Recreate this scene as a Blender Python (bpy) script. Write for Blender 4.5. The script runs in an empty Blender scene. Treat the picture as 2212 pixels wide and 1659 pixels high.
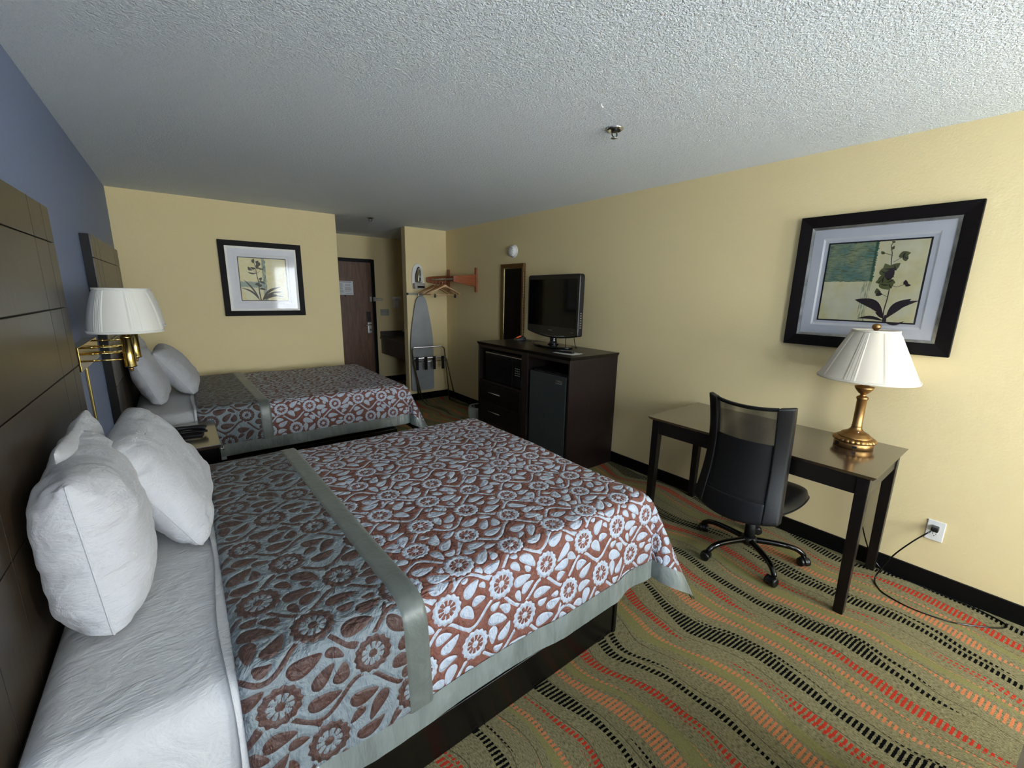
import bpy, bmesh, math, random
import numpy as np
from mathutils import Vector, Matrix

random.seed(7)
PI = math.pi
SC = bpy.context.scene
COL = SC.collection

# ------------------------------------------------------------------ camera
R = [[0.7898644, -0.61298448, 0.01908567],
     [0.11398568, 0.17731291, 0.97753128],
     [0.60259564, 0.76994166, -0.20992461]]
cam = bpy.data.cameras.new('camera')
cam.sensor_width = 36.0
cam.sensor_fit = 'HORIZONTAL'
cam.lens = 908.054 / 2212 * 36.0
cam.clip_start = 0.02
camo = bpy.data.objects.new('camera', cam)
COL.objects.link(camo)
M = Matrix.Identity(4)
for i in range(3):
    M[i][0] = R[0][i]; M[i][1] = R[1][i]; M[i][2] = -R[2][i]
M[0][3], M[1][3], M[2][3] = 0.4139, 0.0, 1.5743
camo.matrix_world = M
SC.camera = camo

# ------------------------------------------------------------------ view, world, daylight
SC.view_settings.view_transform = 'Standard'
SC.view_settings.look = 'None'
SC.view_settings.gamma = 1.0
SC.view_settings.use_curve_mapping = False
SC.view_settings.exposure = 0.2
SC.cycles.max_bounces = 14
SC.cycles.diffuse_bounces = 8
SC.cycles.transparent_max_bounces = 16
SC.cycles.caustics_reflective = False
SC.cycles.caustics_refractive = False

wd = bpy.data.worlds.new('world')
SC.world = wd
wd.use_nodes = True
wn = wd.node_tree
bg = wn.nodes['Background']
bg.inputs[0].default_value = (0.80, 0.90, 1.0, 1)
bg.inputs[1].default_value = 2.0

WX0, WX1, WZ0, WZ1 = 2.45, 3.45, 0.72, 2.20     # window opening
YW = -2.20                                       # inner face of the window wall
VX0, VX1 = 0.20, 1.45                            # added second opening, left of it, for fill light


def opening_light(x0, x1, energy):  # daylight at the real window, fill light at the added one
    l = bpy.data.lights.new('window_day_and_fill', 'AREA')
    l.shape = 'RECTANGLE'
    l.size = x1 - x0 + 0.2
    l.size_y = WZ1 - WZ0 + 0.2
    l.energy = energy
    l.color = (0.88, 0.95, 1.0)
    o = bpy.data.objects.new('window_day_and_fill', l)
    COL.objects.link(o)
    o.location = ((x0 + x1) / 2, YW - 0.30, (WZ0 + WZ1) / 2 + 0.05)
    o.rotation_euler = (PI / 2, 0, 0)             # shines towards +Y, into the room


opening_light(WX0, WX1, 285)
opening_light(VX0, VX1, 225)  # fill lamp behind the added window, evens out the room light

# ------------------------------------------------------------------ room sizes
W, H = 3.565, 2.44
D = 5.40        # wall behind the far bed
D2 = 5.647      # closet wall
D3 = 7.137      # entry wall
XA = 1.963      # end of the back wall
XB = 2.934      # left end of the closet wall

# ------------------------------------------------------------------ helpers
def srgb(r, g, b):
    f = lambda c: (c / 255 / 12.92) if c / 255 <= 0.04045 else ((c / 255 + 0.055) / 1.055) ** 2.4
    return (f(r), f(g), f(b), 1.0)


class NT:
    """small node-tree builder"""
    def __init__(s, name):
        s.m = bpy.data.materials.new(name)
        s.m.use_nodes = True
        s.t = s.m.node_tree
        s.t.nodes.clear()
        s.out = s.t.nodes.new('ShaderNodeOutputMaterial')

    def n(s, typ, **kw):
        nd = s.t.nodes.new('ShaderNode' + typ)
        for k, v in kw.items():
            setattr(nd, k, v)
        return nd

    def set(s, sock, v):
        if isinstance(v, bpy.types.NodeSocket):
            s.t.links.new(v, sock)
        elif v is not None:
            sock.default_value = v

    def math(s, op, a, b=None, c=None, clamp=False):
        nd = s.n('Math', operation=op)
        nd.use_clamp = clamp
        s.set(nd.inputs[0], a)
        if b is not None: s.set(nd.inputs[1], b)
        if c is not None: s.set(nd.inputs[2], c)
        return nd.outputs[0]

    def mix(s, f, a, b, mode='MIX'):
        nd = s.n('MixRGB', blend_type=mode)
        s.set(nd.inputs[0], f); s.set(nd.inputs[1], a); s.set(nd.inputs[2], b)
        return nd.outputs[0]

    def ramp(s, f, stops, interp='LINEAR'):
        nd = s.n('ValToRGB')
        cr = nd.color_ramp
        cr.interpolation = interp
        while len(cr.elements) < len(stops):
            cr.elements.new(0.5)
        for e, (p, c) in zip(cr.elements, stops):
            e.position = p
            e.color = c if len(c) == 4 else (*c, 1)
        s.set(nd.inputs[0], f)
        return nd.outputs[0]

    def coord(s, kind='Object'):
        return s.n('TexCoord').outputs[kind]

    def mapping(s, v, scale=(1, 1, 1), rot=(0, 0, 0), loc=(0, 0, 0)):
        nd = s.n('Mapping')
        s.set(nd.inputs['Vector'], v)
        nd.inputs['Scale'].default_value = scale
        nd.inputs['Rotation'].default_value = rot
        nd.inputs['Location'].default_value = loc
        return nd.outputs[0]

    def noise(s, v, scale, detail=2.0, rough=0.5, dist=0.0):
        nd = s.n('TexNoise')
        s.set(nd.inputs['Vector'], v)
        nd.inputs['Scale'].default_value = scale
        nd.inputs['Detail'].default_value = detail
        nd.inputs['Roughness'].default_value = rough
        nd.inputs['Distortion'].default_value = dist
        return nd.outputs[0]

    def bump(s, h, strength=0.3, dist=0.01, normal=None):
        nd = s.n('Bump')
        nd.inputs['Strength'].default_value = strength
        nd.inputs['Distance'].default_value = dist
        s.set(nd.inputs['Height'], h)
        if normal is not None: s.set(nd.inputs['Normal'], normal)
        return nd.outputs[0]

    def bsdf(s, color, rough=0.5, metal=0.0, normal=None, spec=0.5, sheen=0.0, coat=0.0, aniso=0.0):
        b = s.n('BsdfPrincipled')
        s.set(b.inputs['Base Color'], color)
        s.set(b.inputs['Roughness'], rough)
        s.set(b.inputs['Metallic'], metal)
        s.set(b.inputs['Specular IOR Level'], spec)
        b.inputs['Sheen Weight'].default_value = sheen
        b.inputs['Coat Weight'].default_value = coat
        b.inputs['Coat Roughness'].default_value = 0.12
        if normal is not None: s.set(b.inputs['Normal'], normal)
        return b.outputs[0]

    def done(s, sh):
        s.t.links.new(sh, s.out.inputs[0])
        return s.m


def plain(name, col, rough=0.5, metal=0.0, bump=0.0, bscale=80, var=0.06, spec=0.5, coat=0.0, sheen=0.0, bdist=0.004):
    t = NT(name)
    v = t.coord()
    n1 = t.noise(v, bscale, 3)
    c = col if len(col) == 4 else (*col, 1)
    dark = tuple(x * (1 - 2 * var) for x in c[:3]) + (1,)
    lite = tuple(min(1, x * (1 + 2 * var)) for x in c[:3]) + (1,)
    colr = t.ramp(t.noise(v, bscale * 0.12, 3), [(0.3, dark), (0.7, lite)])
    nm = t.bump(n1, bump, bdist) if bump else None
    return t.done(t.bsdf(colr, rough, metal, nm, spec, sheen, coat))


def wood(name, c1, c2, rough=0.3, axis='x', scale=6, spec=0.5, coat=0.0, stretch=14):
    t = NT(name)
    sc = {'x': (1, stretch, stretch), 'y': (stretch, 1, stretch), 'z': (stretch, stretch, 1)}[axis]
    v = t.mapping(t.coord(), scale=sc)
    n1 = t.noise(v, scale, 5, 0.6, 0.6)
    n2 = t.noise(v, scale * 5, 2)
    f = t.math('ADD', t.math('MULTIPLY', n1, 0.8), t.math('MULTIPLY', n2, 0.2))
    col = t.ramp(f, [(0.35, c1), (0.65, c2)])
    return t.done(t.bsdf(col, rough, 0, t.bump(f, 0.06, 0.002), spec, 0, coat))


class MB:
    """collects shapes into one mesh"""
    def __init__(s):
        s.v = []; s.f = []; s.mi = []; s.sm = []

    def add(s, vs, fs, mi=0, smooth=False):
        b = len(s.v)
        s.v += [tuple(v) for v in vs]
        for f in fs:
            s.f.append(tuple(b + i for i in f)); s.mi.append(mi); s.sm.append(smooth)

    def box(s, x0, x1, y0, y1, z0, z1, mi=0, m=None):
        vs = [Vector((x, y, z)) for z in (z0, z1) for y in (y0, y1) for x in (x0, x1)]
        if m is not None: vs = [m @ v for v in vs]
        s.add(vs, [(0, 2, 3, 1), (4, 5, 7, 6), (0, 1, 5, 4), (2, 6, 7, 3), (0, 4, 6, 2), (1, 3, 7, 5)], mi)

    def hexa(s, q0, q1, mi=0):
        """prism between two quads (bottom, top), both counter-clockwise from outside top"""
        vs = list(q0) + list(q1)
        s.add(vs, [(3, 2, 1, 0), (4, 5, 6, 7), (0, 1, 5, 4), (1, 2, 6, 5), (2, 3, 7, 6), (3, 0, 4, 7)], mi)

    def tube(s, path, r, seg=12, mi=0, caps=True, closed=False):
        P = [Vector(p) for p in path]
        n = len(P)
        rs = r if isinstance(r, (list, tuple)) else [r] * n
        vs = []
        t0 = (P[1] - P[0]).normalized()
        up = Vector((0, 0, 1)) if abs(t0.z) < 0.9 else Vector((1, 0, 0))
        a = t0.cross(up).normalized()
        for i in range(n):
            if closed:
                t = (P[(i + 1) % n] - P[i - 1]).normalized()
            else:
                t = (P[min(i + 1, n - 1)] - P[max(i - 1, 0)]).normalized()
            a = (a - t * a.dot(t))
            a = a.normalized() if a.length > 1e-6 else t.orthogonal().normalized()
            b = t.cross(a)
            for k in range(seg):
                an = 2 * PI * k / seg
                vs.append(P[i] + (a * math.cos(an) + b * math.sin(an)) * rs[i])
        fs = []
        m = n if closed else n - 1
        for i in range(m):
            for k in range(seg):
                i2 = (i + 1) % n
                fs.append((i * seg + k, i * seg + (k + 1) % seg, i2 * seg + (k + 1) % seg, i2 * seg + k))
        s.add(vs, fs, mi, True)
        if caps and not closed:
            s.add(vs[:seg], [tuple(range(seg))[::-1]], mi)
            s.add(vs[-seg:], [tuple(range(seg))], mi)

    def lathe(s, prof, c=(0, 0, 0), seg=40, mi=0, axis='z', mod=None, smooth=True, close=False):
        """prof: (radius, height)"""
        vs = []
        for (r, h) in prof:
            for k in range(seg):
                a = 2 * PI * k / seg
                rr = r * (mod(a, h) if mod else 1)
                x, y = rr * math.cos(a), rr * math.sin(a)
                if axis == 'z': p = (x, y, h)
                elif axis == 'x': p = (h, x, y)
                else: p = (y, h, x)
                vs.append((c[0] + p[0], c[1] + p[1], c[2] + p[2]))
        fs = []
        for i in range(len(prof) - 1):
            for k in range(seg):
                fs.append((i * seg + k, i * seg + (k + 1) % seg, (i + 1) * seg + (k + 1) % seg, (i + 1) * seg + k))
        if close:
            n = len(prof) - 1
            for k in range(seg):
                fs.append((n * seg + k, n * seg + (k + 1) % seg, (k + 1) % seg, k))
        s.add(vs, fs, mi, smooth)
        if not close:
            if prof[0][0] > 1e-5: s.add(vs[:seg], [tuple(range(seg))[::-1]], mi)
            if prof[-1][0] > 1e-5: s.add(vs[-seg:], [tuple(range(seg))], mi)

    def prism(s, poly, d0, d1, plane='xz', mi=0):
        """polygon in a plane, extruded along the third axis from d0 to d1"""
        def P(p, d):
            if plane == 'xz': return (p[0], d, p[1])
            if plane == 'yz': return (d, p[0], p[1])
            return (p[0], p[1], d)
        n = len(poly)
        vs = [P(p, d0) for p in poly] + [P(p, d1) for p in poly]
        fs = [tuple(range(n)), tuple(range(2 * n - 1, n - 1, -1))]
        fs += [(i, n + i, n + (i + 1) % n, (i + 1) % n) for i in range(n)]
        s.add(vs, fs, mi)

    def flat(s, poly, d, plane='xz', mi=0):
        if plane == 'xz': vs = [(p[0], d, p[1]) for p in poly]
        elif plane == 'yz': vs = [(d, p[0], p[1]) for p in poly]
        else: vs = [(p[0], p[1], d) for p in poly]
        s.add(vs, [tuple(range(len(poly)))], mi)

    def build(s, name, mats, parent=None, bevel=0.0, bseg=2, sub=0, recalc=True, smooth=None):
        me = bpy.data.meshes.new(name)
        me.from_pydata(s.v, [], s.f)
        if not isinstance(mats, (list, tuple)): mats = [mats]
        for m in mats: me.materials.append(m)
        me.polygons.foreach_set('material_index', s.mi)
        me.polygons.foreach_set('use_smooth', [bool(x) if smooth is None else smooth for x in s.sm])
        me.update()
        if recalc:
            bm = bmesh.new(); bm.from_mesh(me)
            bmesh.ops.remove_doubles(bm, verts=bm.verts, dist=1e-6)
            bmesh.ops.recalc_face_normals(bm, faces=bm.faces)
            bm.to_mesh(me); bm.free()
        o = bpy.data.objects.new(name, me)
        COL.objects.link(o)
        if parent is not None: o.parent = parent
        if bevel:
            b = o.modifiers.new('bevel', 'BEVEL')
            b.width = bevel; b.segments = bseg; b.limit_method = 'ANGLE'; b.angle_limit = 0.6
        if sub:
            u = o.modifiers.new('sub', 'SUBSURF'); u.levels = sub; u.render_levels = sub
        return o


def tag(o, label, cat, group=None):
    o['label'] = label; o['category'] = cat
    if group: o['group'] = group
    return o


def thing(name, label, cat, loc=(0, 0, 0), rz=0.0, group=None):
    o = bpy.data.objects.new(name, None)
    o.empty_display_size = 0.05
    COL.objects.link(o)
    o.location = loc; o.rotation_euler = (0, 0, rz)
    return tag(o, label, cat, group)


def struct(o):
    o['kind'] = 'structure'
    return o


def copy_tree(o, parent=None):
    c = o.copy(); COL.objects.link(c)
    if parent is not None: c.parent = parent
    for ch in list(o.children): copy_tree(ch, c)
    return c


def grid_obj(name, P, mats, parent=None, attr=None, smooth=True, closed_u=False, mi=None):
    """P: (n, m, 3) array of points -> one grid mesh, optional float attribute"""
    n, m = P.shape[:2]
    me = bpy.data.meshes.new(name)
    idx = np.arange(n * m).reshape(n, m)
    if closed_u: idx = np.vstack([idx, idx[:1]])
    a, b, c, d = idx[:-1, :-1], idx[1:, :-1], idx[1:, 1:], idx[:-1, 1:]
    q = np.stack([a, b, c, d], -1).reshape(-1, 4)
    nv, nf = n * m, len(q)
    me.vertices.add(nv)
    me.vertices.foreach_set('co', np.ascontiguousarray(P, dtype=np.float32).ravel())
    me.loops.add(nf * 4)
    me.loops.foreach_set('vertex_index', q.astype(np.int32).ravel())
    me.polygons.add(nf)
    me.polygons.foreach_set('loop_start', np.arange(0, nf * 4, 4, dtype=np.int32))
    me.polygons.foreach_set('use_smooth', np.full(nf, smooth, dtype=bool))
    if not isinstance(mats, (list, tuple)): mats = [mats]
    for k in mats: me.materials.append(k)
    if mi is not None:
        me.polygons.foreach_set('material_index', np.asarray(mi, dtype=np.int32).ravel())
    me.update(calc_edges=True)
    me.validate()
    if attr is not None:
        for k, arr in attr.items():
            at = me.attributes.new(k, 'FLOAT', 'POINT')
            at.data.foreach_set('value', np.ascontiguousarray(arr, dtype=np.float32).ravel())
    o = bpy.data.objects.new(name, me)
    COL.objects.link(o)
    if parent is not None: o.parent = parent
    return o


def spline(pts, n=8, closed=False):
    """Catmull-Rom through points (any dimension)"""
    P = np.array(pts, float); N = len(P); out = []
    rng = N if closed else N - 1
    for i in range(rng):
        if closed:
            p0, p1, p2, p3 = P[(i - 1) % N], P[i], P[(i + 1) % N], P[(i + 2) % N]
        else:
            p1, p2 = P[i], P[i + 1]
            p0 = P[i - 1] if i > 0 else 2 * p1 - p2
            p3 = P[i + 2] if i + 2 < N else 2 * p2 - p1
        for t in np.arange(n) / n:
            out.append(0.5 * (2 * p1 + (p2 - p0) * t + (2 * p0 - 5 * p1 + 4 * p2 - p3) * t * t + (3 * p1 - p0 - 3 * p2 + p3) * t ** 3))
    if not closed: out.append(P[-1])
    return [tuple(x) for x in out]


_rs = np.random.RandomState(5)
_TAB = _rs.rand(64, 64, 64)


def vnoise(x, y, z=0.0):
    """periodic value noise in [-1, 1], numpy arrays"""
    x, y, z = np.broadcast_arrays(np.asarray(x, float), np.asarray(y, float), np.asarray(z, float))
    xi, yi, zi = np.floor(x).astype(int), np.floor(y).astype(int), np.floor(z).astype(int)
    fx, fy, fz = x - xi, y - yi, z - zi
    s = lambda t: t * t * (3 - 2 * t)
    fx, fy, fz = s(fx), s(fy), s(fz)
    g = lambda i, j, k: _TAB[(xi + i) % 64, (yi + j) % 64, (zi + k) % 64]
    l = lambda a, b, t: a + (b - a) * t
    v = l(l(l(g(0, 0, 0), g(1, 0, 0), fx), l(g(0, 1, 0), g(1, 1, 0), fx), fy),
          l(l(g(0, 0, 1), g(1, 0, 1), fx), l(g(0, 1, 1), g(1, 1, 1), fx), fy), fz)
    return v * 2 - 1


# ------------------------------------------------------------------ materials
def wall_mat(name, col, bs=0.25):
    t = NT(name)
    v = t.coord()
    n1 = t.noise(v, 90, 3, 0.55)
    n2 = t.noise(v, 22, 2)
    hgt = t.math('ADD', t.math('MULTIPLY', n1, 0.7), t.math('MULTIPLY', n2, 0.6))
    c = t.mix(t.noise(v, 1.3, 2), tuple(x * 0.97 for x in col[:3]) + (1,), col)
    return t.done(t.bsdf(c, 0.62, 0, t.bump(hgt, bs, 0.006), 0.35))


def ceiling_mat():
    t = NT('ceiling_knockdown')
    v = t.coord()
    n1 = t.noise(v, 85, 3, 0.6, 0.8)
    n2 = t.noise(v, 120, 2, 0.5)
    r = t.ramp(n1, [(0.40, (0, 0, 0)), (0.60, (1, 1, 1))])
    hgt = t.math('ADD', t.math('MULTIPLY', r, 0.5), t.math('MULTIPLY', n2, 0.5))
    col = t.mix(t.noise(v, 0.8, 2), srgb(224, 231, 236), srgb(230, 236, 240))
    return t.done(t.bsdf(col, 0.85, 0, t.bump(hgt, 0.7, 0.010), 0.2))


M_YEL = wall_mat('wall_paint_yellow', srgb(224, 206, 158))
M_BLUE = wall_mat('wall_paint_blue', srgb(124, 137, 168))
M_CEIL = ceiling_mat()
M_ESP = wood('wood_espresso', srgb(12, 9, 8), srgb(18, 14, 12), 0.30, 'y', 5, spec=0.4)
M_ESPX = wood('wood_espresso_across', srgb(8, 7, 7), srgb(13, 11, 10), 0.26, 'x', 5, spec=0.35)
M_ESPZ = wood('wood_espresso_upright', srgb(24, 17, 16), srgb(36, 26, 24), 0.38, 'z', 5, spec=0.3)
M_LEG = wood('wood_leg_black', srgb(11, 8, 8), srgb(17, 13, 12), 0.34, 'z', 5, spec=0.35)
M_DESK = wood('wood_desk_top', srgb(40, 27, 20), srgb(58, 41, 32), 0.22, 'y', 5, spec=1.0, coat=1.0)
M_BASEB = plain('baseboard_black', srgb(7, 7, 8), 0.45, var=0.05, spec=0.18)
M_HSIDE = plain('headboard_edge', srgb(9, 8, 7), 0.5, var=0.05, spec=0.2)
M_HEAD = wood('wood_headboard', srgb(44, 35, 25), srgb(58, 47, 34), 0.34, 'z', 4, spec=0.6)
M_GROOVE = plain('groove_dark', srgb(14, 11, 9), 0.6)
M_BLACKPL = plain('plastic_black', srgb(14, 14, 15), 0.32, bump=0.03, bscale=300)
M_BLACKM = plain('plastic_black_matte', srgb(11, 11, 12), 0.55, bump=0.08, bscale=400, spec=0.25)
M_GLOSSB = plain('plastic_black_gloss', srgb(7, 7, 8), 0.10, var=0.02)
M_CHROME = plain('metal_chrome', (0.75, 0.75, 0.76), 0.14, 1.0, var=0.01)
M_STEEL = plain('metal_brushed', (0.55, 0.55, 0.54), 0.32, 1.0, var=0.02)
M_BRASS = plain('metal_brass', srgb(196, 172, 108), 0.16, 1.0, var=0.03)
M_ABRASS = plain('metal_antique_brass', srgb(158, 122, 76), 0.40, 1.0, bump=0.05, bscale=120, var=0.12)
M_WHITEPL = plain('plastic_white', srgb(222, 222, 218), 0.4, var=0.02)
M_LINEN = None


def linen_mat(name, col, wr=0.5):
    t = NT(name)
    v = t.coord()
    n1 = t.noise(v, 9, 4, 0.6, 1.2)
    n2 = t.noise(t.mapping(v, scale=(1, 3, 1)), 26, 3, 0.55, 0.8)
    n3 = t.noise(v, 600, 1)
    hgt = t.math('ADD', t.math('ADD', t.math('MULTIPLY', n1, 0.9), t.math('MULTIPLY', n2, 0.35)), t.math('MULTIPLY', n3, 0.03))
    return t.done(t.bsdf(col, 0.75, 0, t.bump(hgt, wr, 0.02), 0.25, 0.15))


M_PILLOW = linen_mat('linen_white_pillow', srgb(172, 173, 177), 0.5)
M_SHEET = linen_mat('linen_white_sheet', srgb(176, 177, 178), 0.42)


def quilt_mat(name, motif, ground, rough=0.55):
    t = NT(name)
    v = t.coord()
    a = t.n('Attribute'); a.attribute_name = 'pat'
    d = a.outputs['Fac']
    f = t.math('GREATER_THAN', d, 0.0)
    n1 = t.noise(v, 260, 2)
    n2 = t.noise(v, 38, 4, 0.6, 0.6)
    col = t.mix(f, ground, motif)
    col = t.mix(t.ramp(n2, [(0.3, (0, 0, 0)), (0.75, (0.09, 0.09, 0.09))]), col, (0.30, 0.32, 0.36, 1))
    n4 = t.noise(t.mapping(v, scale=(1, 1, 0.45)), 17, 3, 0.6, 1.5)
    puff = t.math('MULTIPLY', t.math('MINIMUM', t.math('ABSOLUTE', d), 0.007), 110.0)
    hgt = t.math('ADD', t.math('MULTIPLY', puff, 0.55), t.math('ADD', t.math('ADD', t.math('MULTIPLY', n2, 1.2), t.math('MULTIPLY', n4, 2.6)), t.math('MULTIPLY', n1, 0.10)))
    return t.done(t.bsdf(col, t.math('SUBTRACT', rough, t.math('MULTIPLY', f, 0.10)), 0, t.bump(hgt, 0.75, 0.010), 0.28, 0.03))


M_QUILT = quilt_mat('quilt_floral_main', srgb(158, 168, 181), srgb(104, 60, 46))
M_FOLD = quilt_mat('quilt_floral_reverse', srgb(64, 40, 31), srgb(106, 116, 121))


def satin_mat():
    t = NT('satin_sage')
    v = t.coord()
    n2 = t.noise(v, 14, 4, 0.6, 1.0)
    n1 = t.noise(v, 60, 3)
    col = t.ramp(n2, [(0.3, srgb(78, 84, 79)), (0.7, srgb(92, 98, 93))])
    hgt = t.math('ADD', n2, t.math('MULTIPLY', n1, 0.25))
    return t.done(t.bsdf(col, 0.40, 0, t.bump(hgt, 0.28, 0.012), 0.6, 0.1))


M_SATIN = satin_mat()


def hem_mat():
    t = NT('satin_sage_gathered')
    v = t.coord()
    n2 = t.noise(t.mapping(v, scale=(1, 1, 0.16)), 34, 3, 0.55, 0.6)
    n3 = t.noise(t.mapping(v, scale=(1, 1, 0.4)), 9, 3, 0.6, 0.8)
    col = t.ramp(n3, [(0.3, srgb(94, 101, 98)), (0.7, srgb(120, 128, 125))])
    hgt = t.math('ADD', t.math('MULTIPLY', n2, 0.5), n3)
    return t.done(t.bsdf(col, 0.34, 0, t.bump(hgt, 0.6, 0.022), 0.7, 0.1))


M_HEM = hem_mat()


def carpet_mat():
    t = NT('carpet_wavy_dashes')
    sx = t.n('SeparateXYZ'); t.set(sx.inputs[0], t.coord())
    X, Y = sx.outputs[0], sx.outputs[1]
    def cxyz(a, b, c=0.0):
        nd = t.n('CombineXYZ')
        t.set(nd.inputs[0], a); t.set(nd.inputs[1], b); t.set(nd.inputs[2], c)
        return nd.outputs[0]
    XY = cxyz(X, Y)
    low = t.noise(t.mapping(XY, scale=(1.1, 1.5, 1)), 1.0, 1)
    ph = t.math('ADD', t.math('MULTIPLY', Y, 8.0), t.math('ADD', t.math('MULTIPLY', X, 2.0), t.math('MULTIPLY', low, 5.0)))
    wave = t.math('MULTIPLY', t.math('SINE', ph), 0.036)
    med = t.noise(t.mapping(XY, scale=(2.4, 1.8, 1), loc=(3, 1, 0)), 1.6, 1)
    u = t.math('ADD', X, t.math('ADD', wave, t.math('ADD', t.math('MULTIPLY', t.math('SUBTRACT', low, 0.5), 0.22), t.math('MULTIPLY', t.math('SUBTRACT', med, 0.5), 0.09))))
    u = t.math('SUBTRACT', u, 0.075)
    wob = t.noise(XY, 150, 2)
    wb = t.math('SUBTRACT', wob, 0.5)
    yy = t.math('DIVIDE', t.math('ADD', Y, t.math('ADD', t.math('MULTIPLY', X, 0.10), t.math('MULTIPLY', wb, 0.008))), 0.0172)
    P_ = 0.416
    black, salmon, red, green = srgb(11, 13, 13), srgb(218, 134, 90), srgb(196, 58, 40), srgb(146, 142, 88)
    fib = t.noise(cxyz(t.math('MULTIPLY', u, 300.0), t.math('MULTIPLY', Y, 75.0)), 1.0, 2, 0.6)
    fib2 = t.noise(XY, 260, 2, 0.7)
    col = t.ramp(fib, [(0.30, srgb(92, 86, 62)), (0.52, srgb(144, 136, 102)), (0.75, srgb(166, 158, 122))])
    # dark contour lines that follow the waves
    for k, c in enumerate((0.058, 0.19, 0.285, 0.365)):
        d = t.math('SUBTRACT', t.math('FLOORED_MODULO', t.math('ADD', u, t.math('MULTIPLY_ADD', t.noise(t.mapping(XY, scale=(0.6, 1, 1), loc=(k * 5.0, 0, 0)), 2.2, 1), 0.07, -c + P_ / 2)), P_), P_ / 2)
        ln = t.math('LESS_THAN', t.math('ABSOLUTE', t.math('ADD', d, t.math('MULTIPLY', wb, 0.006))), 0.0017)
        col = t.mix(t.math('MULTIPLY', ln, 0.7), col, srgb(56, 50, 38))
    masks = None
    for k, (c, wmax, cc_, barred, lo, ph_) in enumerate(((0.310, 0.048, green, False, 0.30, 1.0), (0.335, 0.016, salmon, True, 0.42, 2.0), (0.165, 0.015, black, True, 0.40, 3.0), (0.392, 0.013, red, True, 0.42, 4.0),
                                             (0.240, 0.034, salmon, True, 0.34, 5.0), (0.0, 0.032, red, True, 0.33, 6.0), (0.112, 0.044, black, True, 0.30, 7.0))):
        sh = t.math('ADD', u, -c + P_ / 2)
        j = t.math('FLOOR', t.math('DIVIDE', sh, P_))
        d = t.math('ABSOLUTE', t.math('SUBTRACT', t.math('FLOORED_MODULO', sh, P_), P_ / 2))
        wn_ = t.noise(cxyz(t.math('MULTIPLY_ADD', j, 7.31, ph_ * 3.7), t.math('MULTIPLY', Y, 1.0), ph_), 2.1, 1)
        w = t.math('MULTIPLY', t.math('MULTIPLY', t.math('SUBTRACT', wn_, lo), 1.0 / (0.66 - lo), clamp=True), wmax)
        d = t.math('ADD', d, t.math('MULTIPLY', wb, 0.004))
        mk = t.math('LESS_THAN', d, w)
        if barred:
            bar = t.math('LESS_THAN', t.math('FRACT', t.math('ADD', yy, t.math('MULTIPLY_ADD', j, 0.37, k * 0.41))), 0.56)
            mk = t.math('MULTIPLY', mk, bar)
            masks = mk if masks is None else t.math('MAXIMUM', masks, mk)
            col = t.mix(mk, col, cc_)
        else:
            col = t.mix(t.math('MULTIPLY', mk, 0.75), col, cc_)
    col = t.mix(0.55, col, t.ramp(fib2, [(0.25, (0.45, 0.45, 0.45)), (0.75, (1, 1, 1))]), 'MULTIPLY')
    hgt = t.math('ADD', t.math('MULTIPLY', fib, 0.8), t.math('ADD', fib2, t.math('MULTIPLY', masks, 0.4)))
    return t.done(t.bsdf(col, 0.95, 0, t.bump(hgt, 0.8, 0.008), 0.04, 0.0))


M_CARPET = carpet_mat()

# ------------------------------------------------------------------ room shell
def shell(name, mat, *boxes):
    b = MB()
    for q in boxes: b.box(*q)
    return struct(b.build(name, mat))


YO = YW - 0.14
shell('floor', M_CARPET, (-0.14, W + 0.14, YO, D3 + 0.14, -0.08, 0))
shell('ceiling', M_CEIL, (-0.14, W + 0.14, YO, D3 + 0.14, H, H + 0.08))
shell('wall_left', M_BLUE, (-0.14, 0, YO, D, 0, H))
shell('wall_right', M_YEL, (W, W + 0.14, YO, D3 + 0.14, 0, H))
shell('wall_back', M_YEL, (-0.14, XA, D, D3 + 0.14, 0, H))
shell('wall_closet', M_YEL, (XB, W, D2, D2 + 0.12, 0, H))
DX0, DX1, DZ = 2.10, 3.036, 2.08
shell('wall_entry', M_YEL, (XA, DX0, D3, D3 + 0.14, 0, H), (DX1, W, D3, D3 + 0.14, 0, H), (DX0, DX1, D3, D3 + 0.14, DZ, H))
shell('wall_front', M_YEL, (-0.14, VX0, YO, YW, 0, H), (VX1, WX0, YO, YW, 0, H), (WX1, W, YO, YW, 0, H),
      (WX0, WX1, YO, YW, 0, WZ0), (WX0, WX1, YO, YW, WZ1, H), (VX0, VX1, YO, YW, 0, WZ0), (VX0, VX1, YO, YW, WZ1, H))

# window
M_GLASS = None
t = NT('window_glass')
tr = t.n('BsdfTransparent'); gl = t.n('BsdfGlossy'); gl.inputs['Roughness'].default_value = 0.02
mx = t.n('MixShader'); mx.inputs[0].default_value = 0.06
t.t.links.new(tr.outputs[0], mx.inputs[1]); t.t.links.new(gl.outputs[0], mx.inputs[2])
M_GLASS = t.done(mx.outputs[0])
t = NT('sheer_curtain')
tr = t.n('BsdfTransparent'); tr.inputs[0].default_value = (0.95, 0.95, 0.95, 1)
tl = t.n('BsdfTranslucent'); tl.inputs[0].default_value = (0.92, 0.93, 0.95, 1)
df = t.n('BsdfDiffuse'); df.inputs[0].default_value = (0.88, 0.89, 0.9, 1)
m1 = t.n('MixShader'); m1.inputs[0].default_value = 0.35
m2 = t.n('MixShader')
wv = t.noise(t.coord(), 900, 1)
t.set(m2.inputs[0], t.math('MULTIPLY_ADD', wv, 0.3, 0.45))
t.t.links.new(tl.outputs[0], m1.inputs[1]); t.t.links.new(df.outputs[0], m1.inputs[2])
t.t.links.new(tr.outputs[0], m2.inputs[1]); t.t.links.new(m1.outputs[0], m2.inputs[2])
M_SHEER = t.done(m2.outputs[0])

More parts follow.
